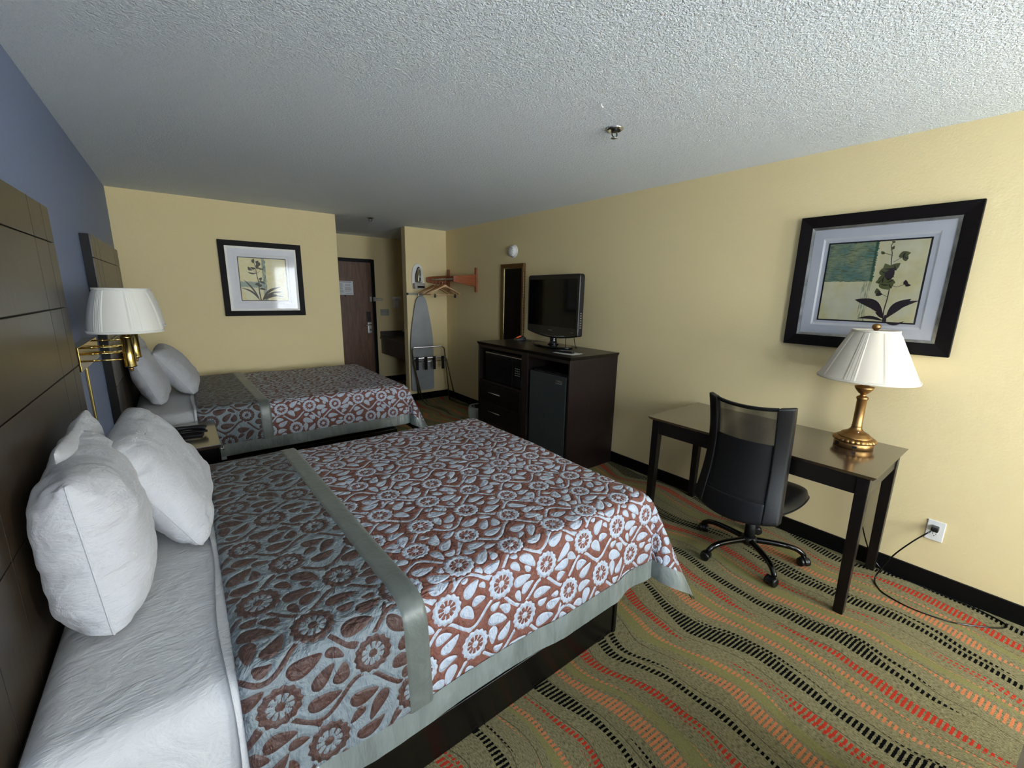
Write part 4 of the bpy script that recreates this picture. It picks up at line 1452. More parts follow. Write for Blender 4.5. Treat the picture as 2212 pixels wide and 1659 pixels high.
b.box(-0.335, -0.06, -0.035, 0.035, 0.352, 0.372)
b.box(-0.335, -0.315, -0.035, 0.035, 0.352, 0.48)
b.box(0.10, 0.19, -0.16, -0.09, 0.35, 0.372)
b.build('tilt_mechanism', M_BLACKM, ch, bevel=0.006)
b = MB()
b.lathe([(0.030, 0.10), (0.030, 0.22), (0.026, 0.222), (0.018, 0.224), (0.018, 0.35)], seg=28)
b.build('gas_lift', M_BLACKM, ch)
b = MB(); b.lathe([(0.034, 0.070), (0.044, 0.078), (0.046, 0.115), (0.036, 0.125)], seg=32)
b.build('hub', M_BLACKPL, ch)
for an in (158, 229, 301, 87, 15):
    a = math.radians(an)
    c_, s_ = math.cos(a), math.sin(a)
    b = MB()
    prof = spline([(0.02, 0.100), (0.10, 0.104), (0.19, 0.104), (0.255, 0.094), (0.293, 0.070), (0.300, 0.055)], 5)
    b.tube([(r * c_, r * s_, z) for r, z in prof], [0.019 - 0.005 * i / (len(prof) - 1) for i in range(len(prof))], 14)
    leg = b.build('base_leg', M_GLOSSB, ch)
    b = MB()
    tx, ty = -s_, c_
    cx, cy = 0.300 * c_ - 0.012 * tx, 0.300 * s_ - 0.012 * ty
    rot = Matrix.Translation((cx, cy, 0.0)) @ Matrix.Rotation(a + 0.5, 4, 'Z')
    for k in (-0.019, 0.019):
        m_ = MB(); m_.lathe([(0.020, k - 0.011), (0.026, k - 0.008), (0.026, k + 0.008), (0.020, k + 0.011)], (0, 0, 0.027), 24, axis='x')
        b.add([rot @ Vector(q) for q in m_.v], m_.f, 0, True)
    m_ = MB()
    n_ = 14
    arc = [(0.0305 * math.cos(PI * (0.05 + 0.95 * q / n_)), 0.027 + 0.0305 * math.sin(PI * (0.05 + 0.95 * q / n_))) for q in range(n_ + 1)]
    m_.prism([(p[0], p[1]) for p in arc] + [(-0.018, 0.03), (0.018, 0.03)], -0.009, 0.009, 'yz')
    m_.tube([(0, 0.0, 0.05), (0, 0.012, 0.075)], 0.007, 10)
    b.add([rot @ Vector(q) for q in m_.v], m_.f, 0, False)
    b.build('caster', M_BLACKPL, leg)

# ------------------------------------------------------------------ dresser with fridge and microwave
rx0, rx1, ry0, ry1, rz = 2.93, 3.55, 2.43, 3.822, 1.064
ox, oy = 3.24, 3.126
dr_ = thing('dresser_cabinet', 'tall dark wooden dresser cabinet with fridge bay against the right wall', 'cabinet', (ox, oy, 0))
ym0, ym1 = 2.985, 3.078                       # post between the bays
b = MB()
zt_ = rz - 0.030
def B_(x0, x1, y0, y1, z0, z1): b.box(x0 - ox, x1 - ox, y0 - oy, y1 - oy, z0, z1)
B_(rx0, rx1, ry0, ry0 + 0.022, 0, zt_)
B_(rx0, rx1, ry1 - 0.022, ry1, 0, zt_)
B_(rx0 + 0.002, rx1, ym0, ym1, 0, zt_)
B_(rx1 - 0.012, rx1, ry0 + 0.022, ry1 - 0.022, 0, zt_)
B_(rx0 + 0.004, rx1 - 0.012, ry0 + 0.022, ym0, zt_ - 0.03, zt_)
B_(rx0 + 0.004, rx1 - 0.012, ym1, ry1 - 0.022, zt_ - 0.03, zt_)
B_(rx0 + 0.004, rx1 - 0.012, ym1, ry1 - 0.022, 0.63, 0.655)
B_(rx0 + 0.02, rx1 - 0.012, ym1, ry1 - 0.022, 0.0, 0.215)
B_(rx0 + 0.02, rx1 - 0.012, ry0 + 0.022, ym0, 0.0, 0.05)
b.build('carcass', M_ESPZ, dr_, bevel=0.002)
b = MB()
tx0, tx1, ty0, ty1 = 2.916, 3.553, 2.416, 3.838
b.hexa([(tx0 + 0.012 - ox, ty0 + 0.012 - oy, rz - 0.030), (tx1 - ox, ty0 + 0.012 - oy, rz - 0.030), (tx1 - ox, ty1 - 0.012 - oy, rz - 0.030), (tx0 + 0.012 - ox, ty1 - 0.012 - oy, rz - 0.030)],
       [(tx0 - ox, ty0 - oy, rz), (tx1 - ox, ty0 - oy, rz), (tx1 - ox, ty1 - oy, rz), (tx0 - ox, ty1 - oy, rz)])
b.build('cabinet_top', M_ESP, dr_, bevel=0.0025)
for (z0, z1, hz) in ((0.430, 0.626, 0.546), (0.222, 0.424, 0.340)):
    b = MB(); b.box(rx0 - 0.006 - ox, rx0 + 0.016 - ox, ym1 + 0.004 - oy, ry1 - 0.026 - oy, z0, z1)
    dw = b.build('drawer', M_ESP, dr_, bevel=0.002)
    b = MB()
    hx = rx0 - 0.034 - ox
    b.tube([(hx, 3.37 - oy, hz), (hx, 3.575 - oy, hz)], 0.0055, 12)
    for yy in (3.41, 3.535): b.tube([(rx0 - 0.006 - ox, yy - oy, hz), (hx, yy - oy, hz)], 0.0045, 10)
    b.build('handle', M_CHROME, dw)

fr = thing('mini_fridge', 'charcoal grey mini fridge standing in the right bay of the dresser', 'fridge', (3.22, 2.715, 0.05))
M_FRDOOR = plain('fridge_door_grey', srgb(46, 51, 50), 0.42, bump=0.06, bscale=200, var=0.05)
ox, oy, oz = 3.22, 2.715, 0.05
b = MB(); b.box(2.975 - ox, 3.50 - ox, 2.478 - oy, 2.950 - oy, 0.0, 0.850)
b.build('body', M_BLACKM, fr, bevel=0.006)
b = MB(); b.box(2.936 - ox, 2.973 - ox, 2.474 - oy, 2.952 - oy, 0.02, 0.832)
fd = b.build('door', M_FRDOOR, fr, bevel=0.005, bseg=3)
b = MB()
b.box(2.9345 - ox, 2.9362 - ox, 2.525 - oy, 2.600 - oy, 0.762, 0.794, 0)
for q in ((0, .011), (.014, .020), (.024, .030), (.034, .040), (.044, .052)):
    b.box(2.9338 - ox, 2.9346 - ox, 2.594 - q[1] - oy, 2.594 - q[0] - oy, 0.770, 0.784 if q[0] == 0 else 0.780, 1)
bd = b.build('badge', [M_FILLET, M_GROOVE], fd)
b = MB(); b.box(2.945 - ox, 2.975 - ox, 2.56 - oy, 2.90 - oy, 0.834, 0.846)
b.build('door_grip', M_BLACKPL, fr, bevel=0.003)

mw = thing('microwave_oven', 'black microwave oven in the upper left bay of the dresser', 'microwave', (3.22, 3.44, 0.655))
ox, oy = 3.22, 3.44
b = MB(); b.box(2.965 - ox, 3.40 - ox, 3.09 - oy, 3.70 - oy, 0.008, 0.318)
b.build('body', M_BLACKM, mw, bevel=0.004)
b = MB(); b.box(2.944 - ox, 2.965 - ox, 3.235 - oy, 3.70 - oy, 0.012, 0.314)
md = b.build('door', M_GLOSSB, mw, bevel=0.003)
b = MB(); b.box(2.9425 - ox, 2.9445 - ox, 3.09 - oy, 3.70 - oy, 0.302, 0.309)
b.build('top_trim', M_STEEL, mw)
b = MB(); b.box(2.946 - ox, 2.965 - ox, 3.09 - oy, 3.232 - oy, 0.012, 0.314)
cp_ = b.build('control_panel', M_GLOSSB, mw, bevel=0.002)
M_KEY = plain('key_grey', srgb(120, 122, 120), 0.5)
b = MB()
for i in range(3):
    for j in range(4):
        b.box(2.9445 - ox, 2.9462 - ox, 3.118 + i * 0.028 - oy, 3.134 + i * 0.028 - oy, 0.130 + j * 0.022, 0.138 + j * 0.022)
b.build('keypad', M_KEY, cp_)

# television
tv = thing('television', 'black flat screen television on a stand on top of the dresser', 'television', (3.335, 3.085, rz + 0.0005), -PI / 2 - 0.09)
# local: x to viewer's right... built facing local -y rotated so that it faces the beds
tw, tz0, tz1 = 0.405, 0.088, 0.700
b = MB()
def tv_outline(w, z0, z1, sag, r=0.03):
    pts = []
    for (cx, cz, a0) in ((w - r, z1 - r, 0), (-w + r, z1 - r, 90)):
        for k in range(7): pts.append((cx + r * math.cos(math.radians(a0 + 15 * k)), cz + r * math.sin(math.radians(a0 + 15 * k))))
    n_ = 18
    for k in range(n_ + 1):
        q = -1 + 2 * k / n_
        pts.append((q * w, z0 + sag * q * q))
    return pts
b.prism(tv_outline(tw, tz0, tz1, 0.045), -0.035, 0.030, 'xz')
case = b.build('casing', M_BLACKPL, tv, bevel=0.012, bseg=4)
b = MB(); b.box(-tw + 0.030, tw - 0.030, -0.0365, -0.034, tz0 + 0.115, tz1 - 0.045)
M_SCREEN = plain('screen_glass', srgb(8, 9, 8), 0.08, var=0.02, spec=0.13)
b.build('screen', M_SCREEN, tv)
b = MB()
b.box(-0.25, 0.25, -0.02, 0.075, tz0 + 0.12, tz1 - 0.10)
b.build('rear_housing', M_BLACKM, tv, bevel=0.02)
b = MB(); b.tube([(-0.17, -0.036, tz0 + 0.030), (0.0, -0.038, tz0 + 0.018), (0.22, -0.036, tz0 + 0.032)], 0.0018, 6)
b.box(-0.030, 0.030, -0.0362, -0.0348, tz0 + 0.072, tz0 + 0.080)
b.box(0.31, 0.345, -0.0362, -0.0348, tz0 + 0.075, tz0 + 0.079)
b.build('bezel_trim', M_KEY, case)
b = MB()
for k in range(7): b.box(tw - 0.001, tw + 0.0015, -0.012, 0.006, tz0 + 0.12 + k * 0.022, tz0 + 0.13 + k * 0.022)
b.build('side_button', M_KEY, case)
b = MB()
b.lathe([(0.058, 0.018), (0.040, 0.035), (0.034, 0.07), (0.045, 0.12)], (0, 0.01, 0), 28)
b.build('neck', M_GLOSSB, tv)
b = MB()
def ell(rx_, ry_, z0, z1, c=(0, 0.0)):
    n_ = 56
    vs = [(c[0] + rx_ * math.cos(2 * PI * k / n_), c[1] + ry_ * math.sin(2 * PI * k / n_), z) for z in (z0, z1) for k in range(n_)]
    b.add(vs, [tuple(range(n_))[::-1], tuple(range(n_, 2 * n_))] + [(k, (k + 1) % n_, n_ + (k + 1) % n_, n_ + k) for k in range(n_)])
ell(0.270, 0.135, 0.0, 0.018)
b.build('stand_base', M_GLOSSB, tv, bevel=0.006)
b = MB()
b.tube(spline([(0.14, 0.05, 0.16), (0.145, 0.05, 0.08), (0.14, 0.06, 0.005), (0.10, 0.10, 0.004)], 6), 0.003, 8)
b.tube(spline([(0.27, 0.04, 0.16), (0.285, 0.04, 0.08), (0.30, 0.05, 0.02), (0.27, 0.09, 0.004), (0.2, 0.12, 0.004)], 6), 0.003, 8)
b.build('cable', M_GLOSSB, tv)

# things on the dresser
M_CARD = plain('card_white', srgb(208, 206, 200), 0.6, var=0.02)
b = MB(); b.box(-0.075, 0.075, -0.11, 0.11, 0, 0.0015)
cdp = b.build('channel_card', M_CARD)
cdp.location = (3.10, 2.635, rz + 0.0004); cdp.rotation_euler = (0, 0, 0.12)
tag(cdp, 'white paper card lying under the remote on the dresser top', 'card')
rm = thing('remote_control', 'black remote control on the white card in front of the television', 'remote', (3.09, 2.66, rz + 0.0025), 0.25)
b = MB(); b.box(-0.022, 0.022, -0.088, 0.088, 0, 0.020)
b.build('body', M_BLACKPL, rm, bevel=0.007, bseg=3)
b = MB()
for i in range(3):
    for j in range(8): b.box(-0.014 + i * 0.011, -0.008 + i * 0.011, -0.07 + j * 0.016, -0.062 + j * 0.016, 0.0195, 0.0212)
b.build('button', M_KEY, rm)
ck = thing('card_terminal', 'small black desk device with a lit red display by the mirror', 'device', (3.385, 3.67, rz), -PI / 2 - 0.35)
b = MB()
b.prism([(-0.055, 0.0), (0.055, 0.0), (0.055, 0.030), (0.030, 0.052), (-0.045, 0.020)], -0.065, 0.065, 'yz')
b.build('casing', M_BLACKPL, ck, bevel=0.006, bseg=3)
t = NT('red_display')
em = t.n('Emission'); em.inputs[0].default_value = (0.9, 0.13, 0.05, 1); em.inputs[1].default_value = 0.35
t.done(em.outputs[0])
b = MB()
b.add([(-0.05, -0.030, 0.0275), (0.01, -0.030, 0.0275), (0.01, 0.018, 0.0482), (-0.05, 0.018, 0.0482)], [(0, 1, 2, 3)])
b.build('display', t.m, ck, recalc=False)
b = MB()
b.tube(spline([(0.06, 0.02, 0.02), (0.09, 0.03, 0.035), (0.12, 0.04, 0.012), (0.15, 0.06, 0.006), (0.13, 0.09, 0.006)], 6), 0.0025, 8)
b.build('cable', M_GLOSSB, ck)

# mirror
mr = thing('wall_mirror', 'tall narrow mirror in a gold and black frame beside the television', 'mirror', (W - 0.001, 4.037, 1.16), -PI / 2)
M_GOLDF = NT('mirror_frame_gold')
t = M_GOLDF
v = t.coord()
s = t.n('SeparateXYZ'); t.set(s.inputs[0], v)
q = t.math('FRACT', t.math('MULTIPLY', t.math('ADD', s.outputs[2], t.math('MULTIPLY', s.outputs[0], 1.0)), 55.0))
col = t.ramp(q, [(0.0, srgb(120, 88, 46)), (0.45, srgb(150, 112, 60)), (0.55, srgb(40, 28, 16)), (1.0, srgb(60, 42, 24))])
M_GOLDF = t.done(t.bsdf(col, 0.35, 0.6))
mw_, mh_ = 0.222, 0.757
b = MB(); ring(b, (-mw_, mw_, -mh_, mh_), (-mw_ + 0.045, mw_ - 0.045, -mh_ + 0.045, mh_ - 0.045), -0.028, 0, 0, 0.010)
b.build('frame', M_GOLDF, mr, bevel=0.003)
b = MB(); ring(b, (-mw_ + 0.045, mw_ - 0.045, -mh_ + 0.045, mh_ - 0.045), (-mw_ + 0.054, mw_ - 0.054, -mh_ + 0.054, mh_ - 0.054), -0.020, -0.002, 0, 0.006)
b.build('inner_bead', M_BRASS, mr)
M_MIRR = plain('mirror_silver', (0.86, 0.87, 0.87), 0.015, 1.0, var=0.0)
b = MB(); b.box(-mw_ + 0.05, mw_ - 0.05, -0.009, -0.002, -mh_ + 0.05, mh_ - 0.05)
b.build('mirror_glass', M_MIRR, mr)

# smoke detector on the wall
sd = thing('smoke_detector', 'round white smoke detector on the right wall above the mirror', 'smoke detector', (W, 4.035, 2.058))
b = MB()
b.lathe([(0.072, 0.0), (0.072, -0.012), (0.068, -0.016), (0.060, -0.020)], seg=48, axis='x')
b.build('mounting_base', M_WHITEPL, sd)
b = MB()
b.lathe([(0.062, -0.018), (0.060, -0.032), (0.050, -0.050), (0.030, -0.058), (0.001, -0.060)], seg=48, axis='x')
cov = b.build('cover', M_WHITEPL, sd)
b = MB()
for k in range(10):
    a = 2 * PI * k / 10
    b.box(-0.056, -0.052, 0.040 * math.cos(a) - 0.004, 0.040 * math.cos(a) + 0.004, 0.040 * math.sin(a) - 0.004, 0.040 * math.sin(a) + 0.004)
b.build('vent_slot', M_KEY, cov)

# sprinklers and ceiling hook
def sprinkler(x, y, label):
    o = thing('fire_sprinkler', label, 'sprinkler', (x, y, H))
    b = MB(); b.lathe([(0.045, 0.0), (0.046, -0.004), (0.036, -0.011), (0.030, -0.008), (0.026, 0.0)], seg=40)
    b.build('escutcheon', M_CHROME, o)
    b = MB()
    b.lathe([(0.024, 0.0), (0.016, -0.010), (0.012, -0.016)], seg=24)
    for s_ in (-1, 1):
        b.tube(spline([(s_ * 0.012, 0, -0.012), (s_ * 0.020, 0, -0.024), (s_ * 0.016, 0, -0.036), (s_ * 0.004, 0, -0.044)], 5), 0.0035, 8)
    b.build('frame_arm', M_BLACKPL, o)
    b = MB()
    b.lathe([(0.001, -0.042), (0.016, -0.044), (0.017, -0.048), (0.001, -0.050)], seg=24)
    b.build('deflector', M_STEEL, o)
    return o


sprinkler(2.34, 1.62, 'dark pendant fire sprinkler on the ceiling in mid room')
sprinkler(2.345, 5.30, 'small dark fire sprinkler on the ceiling by the entry corridor')
b = MB()
b.tube(spline([(0, 0, 0), (0, 0, -0.008), (0.008, 0, -0.014), (0.014, 0, -0.008)], 5), 0.0028, 8)
hk = b.build('ceiling_hook', M_WHITEPL)
hk.location = (2.057, 1.469, H)
tag(hk, 'tiny white hook screwed into the ceiling near the sprinkler', 'hook')

# waste basket with a plastic liner beside the dresser
wb = thing('waste_basket', 'dark waste basket with a clear plastic liner beside the dresser', 'waste basket', (3.10, 4.06, 0))
b = MB(); b.lathe([(0.085, 0.0), (0.088, 0.004), (0.108, 0.245), (0.112, 0.25), (0.105, 0.25), (0.083, 0.012), (0.001, 0.010)], seg=36)
b.build('bin', M_BLACKM, wb)
t = NT('plastic_film')
bs = t.bsdf(srgb(190, 196, 190), 0.3)
tr = t.n('BsdfTransparent'); mx = t.n('MixShader'); mx.inputs[0].default_value = 0.45
t.t.links.new(bs, mx.inputs[1]); t.t.links.new(tr.outputs[0], mx.inputs[2])
M_FILM = t.done(mx.outputs[0])
b = MB()
rj = random.Random(4)
jit = [rj.uniform(0.93, 1.09) for _ in range(36)]
b.lathe([(0.098, 0.20), (0.106, 0.255), (0.120, 0.262), (0.126, 0.235), (0.124, 0.17), (0.122, 0.13)], seg=36, mod=lambda a, h: jit[int(a / (2 * PI) * 36) % 36] if h < 0.25 else 1)
b.build('plastic_liner', M_FILM, wb, recalc=False)

# ------------------------------------------------------------------ closet corner
M_CHERRY = wood('wood_cherry', srgb(128, 66, 34), srgb(160, 90, 50), 0.4, 'x', 4)
hr = thing('clothes_rack', 'reddish wooden wall clothes rack with a steel rod in the corner', 'clothes rack', (W, 5.2, 1.70))
y_a, y_b = 4.83, 5.56
for yy in (y_a, y_b):
    b = MB(); b.box(-0.022, 0, yy - 5.2 - 0.022, yy - 5.2 + 0.022, -0.115, 0.20)
    b.build('upright', M_CHERRY, hr, bevel=0.003)
    b = MB()
    out = [(-0.022, 0.115), (-0.022, -0.048)] + [(-0.33, 0.008)] + [(-0.352 + 0.006 * math.cos(k), 0.045 + 0.037 * math.sin(k)) for k in (-2.0, -2.6, 3.14, 2.6, 2.0)] + [(-0.33, 0.086)]
    b.prism(out, yy - 5.2 - 0.010, yy - 5.2 + 0.010, 'xz')
    b.build('bracket_arm', M_CHERRY, hr, bevel=0.003)
b = MB(); b.box(-0.022 - 0.018, -0.022, y_a - 5.2, y_b - 5.2, 0.03, 0.105)
b.build('back_rail', M_CHERRY, hr, bevel=0.003)
b = MB(); b.tube([(-0.315, y_a - 5.2, 0.045), (-0.315, y_b - 5.2, 0.045)], 0.010, 16)
b.build('rod', M_STEEL, hr)

M_HPALE = wood('wood_hanger_pale', srgb(206, 164, 122), srgb(224, 186, 144), 0.4, 'x', 4)
M_HDARK = wood('wood_hanger_brown', srgb(142, 92, 52), srgb(164, 112, 68), 0.42, 'x', 4)


def hanger(y, rz_, mat, label, clips):
    o = thing('clothes_hanger', label, 'hanger', (W - 0.315, y, 1.745), rz_, 'wooden clothes hangers')
    b = MB()
    hp_ = [(0.0, 0, -0.085), (0.0, 0, -0.05)] + [(0.016 - 0.0165 * math.cos(a) - 0.0, 0, 0.0 + 0.0145 * math.sin(a) - 0.0) for a in ()]
    arc = [(0.013 * math.cos(a), 0, 0.001 + 0.013 * math.sin(a)) for a in [math.radians(q) for q in range(-60, 200, 20)]]
    b.tube([(0.0, 0, -0.085), (0.0, 0, -0.045), (0.0035, 0, -0.022)] + arc, 0.0019, 8)
    b.build('hook', M_CHROME, o)
    b = MB()
    top, bot = [], []
    for k in range(25):
        q = -1 + 2 * k / 24
        a = abs(q)
        z = -0.075 - 0.125 * a ** 1.12 - 0.008 * math.cos(a * PI)
        w = 0.020 * (1 - 0.45 * a) + 0.014 * math.exp(-(a / 0.12) ** 2)
        top.append((q * 0.240, z + w / 2)); bot.append((q * 0.240, z - w / 2))
    n_ = len(top)
    for d0, d1 in ((-0.006, 0.006),):
        vs = [(p[0], d, p[1]) for d in (d0, d1) for p in top] + [(p[0], d, p[1]) for d in (d0, d1) for p in bot]
        fs = []
        for i in range(n_ - 1):
            fs += [(i, i + 1, 2 * n_ + i + 1, 2 * n_ + i), (n_ + i + 1, n_ + i, 3 * n_ + i, 3 * n_ + i + 1), (i + 1, i, n_ + i, n_ + i + 1), (2 * n_ + i, 2 * n_ + i + 1, 3 * n_ + i + 1, 3 * n_ + i)]
        fs += [(0, 2 * n_, 3 * n_, n_), (n_ - 1, 2 * n_ - 1, 4 * n_ - 1, 3 * n_ - 1)]
        b.add(vs, fs, 0, False)
    b.build('shoulder_bar', mat, o, bevel=0.003)
    b = MB(); b.tube([(-0.222, 0, -0.203), (0.222, 0, -0.203)], 0.0055, 10)
    b.build('trouser_bar', mat, o)
    if clips:
        for x in (-0.155, 0.155):
            b = MB(); b.box(x - 0.013, x + 0.013, -0.009, 0.009, -0.240, -0.200)
            b.tube([(x - 0.012, 0, -0.196), (x + 0.012, 0, -0.196)], 0.006, 8)
            b.build('clip', M_BLACKPL, o, bevel=0.003)
    return o


hanger(5.12, 0.05, M_HPALE, 'pale wooden hanger with black clips, foremost on the rack', True)
hanger(5.19, -0.10, M_HDARK, 'brown wooden hanger just behind the pale foremost one', False)
hanger(5.27, 0.12, M_HDARK, 'third hanger on the rack, in the middle of the bunch', False)
hanger(5.37, -0.05, M_HDARK, 'brown hanger second from the left end of the rod', False)
hanger(5.47, 0.08, M_HDARK, 'rearmost brown hanger at the left end of the rod', False)

# iron in its wall holder
ir = thing('clothes_iron', 'steam iron with a grey shiny body held in a white wall holder', 'iron', (3.11, D2 - 0.002, 1.78))
holder = thing('iron_holder', 'white plastic wall holder behind the iron on the closet wall', 'iron holder', (3.10, D2 - 0.001, 1.78))
b = MB()
pts = [(0.085 * math.cos(math.radians(a)), 0.045 + 0.135 * math.sin(math.radians(a))) for a in range(0, 181, 12)] + [(-0.09, -0.05), (-0.085, -0.14), (-0.05, -0.172), (0.05, -0.172), (0.085, -0.14), (0.09, -0.05)]
b.prism(pts, -0.020, 0.0, 'xz')
b.build('back_plate', M_WHITEPL, holder, bevel=0.006, bseg=3)
M_HOLD = plain('holder_grey', srgb(160, 158, 148), 0.45)
b = MB(); b.hexa([(-0.082, -0.10, -0.165), (0.082, -0.10, -0.165), (0.082, -0.02, -0.165), (-0.082, -0.02, -0.165)], [(-0.084, -0.085, -0.085), (0.084, -0.085, -0.085), (0.084, -0.02, -0.085), (-0.084, -0.02, -0.085)])
b.build('pocket', M_HOLD, holder, bevel=0.008, bseg=3)
b = MB(); b.box(-0.05, 0.06, -0.106, -0.096, -0.150, -0.125)
b.build('cord_slot', M_GLOSSB, holder, bevel=0.004)
b = MB()
n_ = 16
sole = [(0.058 * math.sin(PI * min(1, (0.10 + 0.9 * (1 - k / n_)) * 0.62)) * (1 if k < n_ else 0), -0.075 + 0.215 * k / n_) for k in range(n_ + 1)]
out = sole + [(-x, z) for x, z in sole[::-1][1:]]
b.prism(out, -0.034, -0.022, 'xz')
b.build('sole_plate', M_GLOSSB, ir, bevel=0.002)
b = MB()
out2 = [(x * 0.88, z * 0.95) for x, z in out]
out3 = [(x * 0.55, z * 0.82 - 0.008) for x, z in out]
vs = [(x, -0.034, z) for x, z in out2] + [(x, -0.078, z) for x, z in out3]
m_ = len(out)
b.add(vs, [tuple(range(m_)), tuple(range(2 * m_ - 1, m_ - 1, -1))] + [(k, (k + 1) % m_, m_ + (k + 1) % m_, m_ + k) for k in range(m_)], 0)
M_IRON = plain('iron_body_grey', srgb(150, 146, 128), 0.18, 0.6, var=0.04)
b.build('body', M_IRON, ir, bevel=0.004, bseg=3)
b = MB()
b.tube(spline([(0, -0.07, 0.11), (0, -0.115, 0.085), (0, -0.125, 0.02), (0, -0.12, -0.05), (0, -0.08, -0.075)], 6), 0.014, 14)
b.build('handle', M_WHITEPL, ir)
b = MB(); b.lathe([(0.016, -0.084), (0.016, -0.076)], (0, 0, 0.0), 24, axis='y')
b.build('dial', M_WHITEPL, ir)

# ironing board hung from its hook
M_BOARD = plain('board_cover_grey', srgb(150, 153, 154), 0.75, bump=0.15, bscale=60, var=0.04)
ib = thing('ironing_board', 'grey covered ironing board hanging upright on the closet wall', 'ironing board', (3.13, D2 - 0.03, 0.15))
b = MB()
half = [(0.0, 1.365), (0.045, 1.355), (0.075, 1.31), (0.098, 1.22), (0.125, 1.08), (0.150, 0.94), (0.168, 0.80), (0.175, 0.68), (0.177, 0.45), (0.177, 0.06), (0.172, 0.012), (0.155, 0.0)]
hs = spline(half, 5)
out = hs + [(-x, z) for x, z in hs[::-1] if x > 0.001]
b.prism(out, -0.016, 0.012, 'xz')
b.build('padded_cover', M_BOARD, ib, bevel=0.007, bseg=3)
b = MB()
b.prism([(x * 0.97, z * 0.985 + 0.01) for x, z in out], 0.012, 0.018, 'xz')
b.build('metal_top', M_BLACKM, ib)
b = MB()
for x in (-0.10, 0.10): b.tube([(x, 0.022, 0.10), (x * 0.4, 0.022, 1.1)], 0.008, 10)
b.build('folded_leg', M_STEEL, ib)
hb_ = thing('board_hook', 'grey wall bracket bar over the ironing board tip', 'bracket', (3.06, D2, 1.545))
b = MB(); b.box(-0.125, 0.115, -0.020, 0.0, -0.014, 0.014)
b.build('bar', M_HOLD, hb_, bevel=0.003)
b = MB(); b.box(0.03, 0.11, -0.05, -0.018, -0.030, 0.012)
b.build('hook', M_STEEL, hb_, bevel=0.004)
b = MB(); b.box(-0.130, -0.112, -0.024, 0.0, -0.016, 0.016)
b.build('end_cap', M_BLACKPL, hb_)

# folding luggage rack
lg = thing('luggage_rack', 'folded chrome luggage rack with black straps in front of the ironing board', 'luggage rack', (3.2, 5.45, 0))
O = Vector((3.2, 5.45, 0))
def UF(pl, pr_, zt_, fl_, fr_, r=0.011, rc=0.06):
    """U-shaped tube: foot left, up, across, down, foot right"""
    pl, pr_, fl_, fr_ = [Vector(q) for q in (pl, pr_, fl_, fr_)]
    e = (pr_ - pl).normalized()
    dl_ = (fl_ - pl).normalized(); dr2 = (fr_ - pr_).normalized()
    P = [fl_, pl + dl_ * rc]
    for k in range(1, 6):
        s_ = k / 6; P.append((1 - s_) ** 2 * (pl + dl_ * rc) + 2 * s_ * (1 - s_) * pl + s_ ** 2 * (pl + e * rc))
    P += [pl + e * rc, pr_ - e * rc]
    for k in range(1, 6):
        s_ = k / 6; P.append((1 - s_) ** 2 * (pr_ - e * rc) + 2 * s_ * (1 - s_) * pr_ + s_ ** 2 * (pr_ + dr2 * rc))
    P += [pr_ + dr2 * rc, fr_]
    b = MB(); b.tube([q - O for q in P], r, 12)
    return b
UF((2.935, 5.545, 0.80), (3.375, 5.40, 0.815), 0.8, (3.055, 5.585, 0.0), (3.475, 5.44, 0.0)).build('back_frame', M_CHROME, lg)
UF((2.925, 5.50, 0.650), (3.375, 5.35, 0.665), 0.65, (3.085, 5.545, 0.0), (3.535, 5.365, 0.0)).build('front_frame', M_CHROME, lg)
b = MB(); b.tube([Vector((2.955, 5.515, 0.595)) - O, Vector((3.385, 5.365, 0.612)) - O], 0.008, 10)
b.build('cross_bar', M_CHROME, lg)
M_STRAP = plain('webbing_black', srgb(14, 13, 13), 0.85, bump=0.2, bscale=300)
for q in (0.13, 0.39, 0.64, 0.90):
    c = Vector((2.925, 5.50, 0.650)).lerp(Vector((3.375, 5.35, 0.665)), q) - O
    e = Vector((0.45, -0.15, 0.015)).normalized(); nn = Vector((-0.31, -0.95, 0)).normalized()
    b = MB()
    w_ = 0.021
    prof = [(0.014, -0.06), (0.015, -0.02), (0.013, 0.010), (0.0, 0.0145), (-0.013, 0.010), (-0.015, -0.02), (-0.013, -0.17)]
    vs = []
    for (n_, z_) in prof:
        for s_ in (-1, 1):
            vs.append(c + e * (s_ * w_) - nn * n_ + Vector((0, 0, z_)))
    b.add(vs, [(2 * k, 2 * k + 1, 2 * k + 3, 2 * k + 2) for k in range(len(prof) - 1)], 0, True)
    o = b.build('strap', M_STRAP, lg)
    s_ = o.modifiers.new('thick', 'SOLIDIFY'); s_.thickness = 0.003; s_.offset = 0

# ------------------------------------------------------------------ vanity alcove
M_STONE = plain('stone_speckled', srgb(70, 66, 58), 0.35, bump=0.0, bscale=300, var=0.15)
va = thing('vanity_counter', 'dark stone vanity counter with backsplash in the unlit alcove', 'counter', (3.32, 6.5, 0.5))
b = MB(); b.box(3.08 - 3.32, W - 0.001 - 3.32, 5.80 - 6.5, D3 - 0.001 - 6.5, 0.27, 0.31)
b.build('counter_top', M_STONE, va, bevel=0.004)
b = MB(); b.box(3.10 - 3.32, 3.12 - 3.32, 5.82 - 6.5, D3 - 0.001 - 6.5, 0.02, 0.27)
b.build('apron', M_STONE, va)
b = MB(); b.box(3.09 - 3.32, W - 0.001 - 3.32, D3 - 0.022 - 6.5, D3 - 0.001 - 6.5, 0.31, 0.40)
b.box(W - 0.022 - 3.32, W - 0.001 - 3.32, 5.80 - 6.5, D3 - 0.022 - 6.5, 0.31, 0.40)
b.build('backsplash', M_STONE, va)
hd = thing('hair_dryer', 'wall mounted hair dryer with a coiled cord above the vanity', 'hair dryer', (3.39, D3 - 0.001, 1.40))
b = MB(); b.box(-0.05, 0.05, -0.05, 0, -0.10, 0.05)
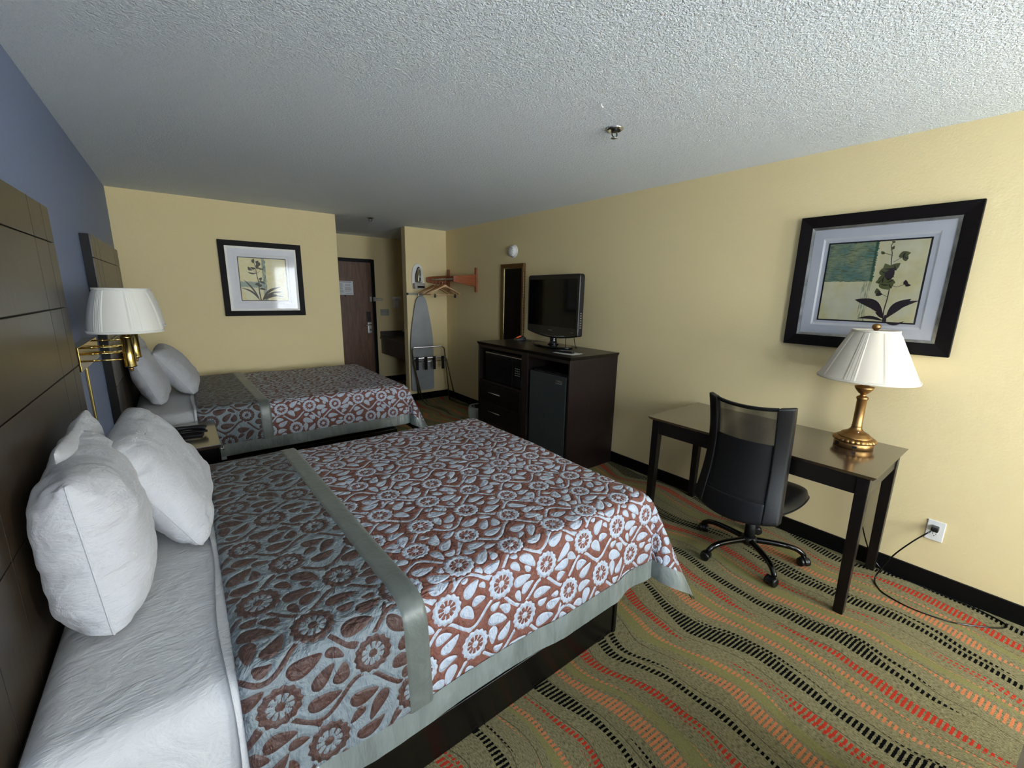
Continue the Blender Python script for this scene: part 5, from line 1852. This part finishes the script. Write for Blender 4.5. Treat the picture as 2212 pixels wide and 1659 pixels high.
b.build('wall_cradle', M_WHITEPL, hd, bevel=0.008)
b = MB(); b.tube([(-0.09, -0.075, 0.05), (0.0, -0.08, 0.06), (0.06, -0.08, 0.06)], [0.026, 0.034, 0.036], 20)
b.tube([(0.0, -0.08, 0.04), (0.01, -0.085, -0.10)], 0.017, 14)
b.build('dryer_body', M_WHITEPL, hd)
b = MB()
cp = []
for i in range(260):
    q = i / 259
    cp.append((0.01 + 0.10 * math.sin(q * PI) + 0.010 * math.cos(q * 2 * PI * 30), -0.04 + 0.010 * math.sin(q * 2 * PI * 30), -0.10 - 0.42 * math.sin(q * PI * 0.9)))
b.tube(cp, 0.003, 5)
b.build('coiled_cord', M_WHITEPL, hd)
sp = thing('switch_plate', 'wide light switch plate on the alcove wall by the door', 'switch', (3.185, D3 - 0.001, 1.22))
b = MB(); b.box(-0.075, 0.075, -0.006, 0, -0.055, 0.055)
b.build('face_plate', M_HOLD, sp, bevel=0.002)
for x in (-0.046, 0.0, 0.046):
    b = MB(); b.box(x - 0.005, x + 0.005, -0.016, -0.006, -0.004, 0.012)
    b.build('toggle', M_HOLD, sp)

# ------------------------------------------------------------------ by the window, behind the camera
ac = thing('air_conditioner', 'off-white air conditioner cabinet at the bottom right corner of the photo', 'air conditioner', (1.70, -0.4525, 0))
b = MB(); b.box(-0.52, 0.52, -0.2955, 0.2955, 0.0, 0.60)
b.build('cabinet', M_WHITEPL, ac, bevel=0.008, bseg=3)
b = MB()
for k in range(14): b.box(-0.44 + k * 0.064, -0.39 + k * 0.064, -0.10, 0.18, 0.599, 0.603)
b.build('grille', M_HOLD, ac)

# sheer curtains over the window and the added fill window
def sheer(x0, x1, label, rod_label):
    n, m = int((x1 - x0) * 250), 40
    xs = np.linspace(x0, x1, n); zs = np.linspace(0.08, 2.26, m)
    P = np.zeros((n, m, 3))
    for j in range(m):
        q = 1 - j / (m - 1)
        P[:, j, 0] = xs + 0.01 * np.sin(xs * 60) * (0.3 + q)
        P[:, j, 1] = YW + 0.075 + 0.028 * np.sin(xs * 62 + 0.9 * np.sin(xs * 7)) * (0.7 + 0.4 * q)
        P[:, j, 2] = zs[j]
    tag(grid_obj('sheer_curtain', P, M_SHEER), label, 'curtain')
    b = MB(); b.tube([(x0 - 0.08, YW + 0.075, 2.275), (min(x1 + 0.08, W - 0.02), YW + 0.075, 2.275)], 0.012, 12)
    for x in (x0 + 0.02, (x0 + x1) / 2, x1 - 0.03): b.box(x - 0.008, x + 0.008, YW, YW + 0.075, 2.265, 2.285)
    tag(b.build('curtain_rod', M_STEEL), rod_label, 'curtain rod')


sheer(2.40, 3.50, 'white sheer curtain drawn over the window next to the right wall', 'steel rod carrying the sheer curtain next to the right wall')
sheer(0.14, 1.50, 'white sheer curtain drawn over the added fill window next to the blue wall', 'steel rod carrying the added sheer curtain next to the blue wall')  # unseen, goes with the added window
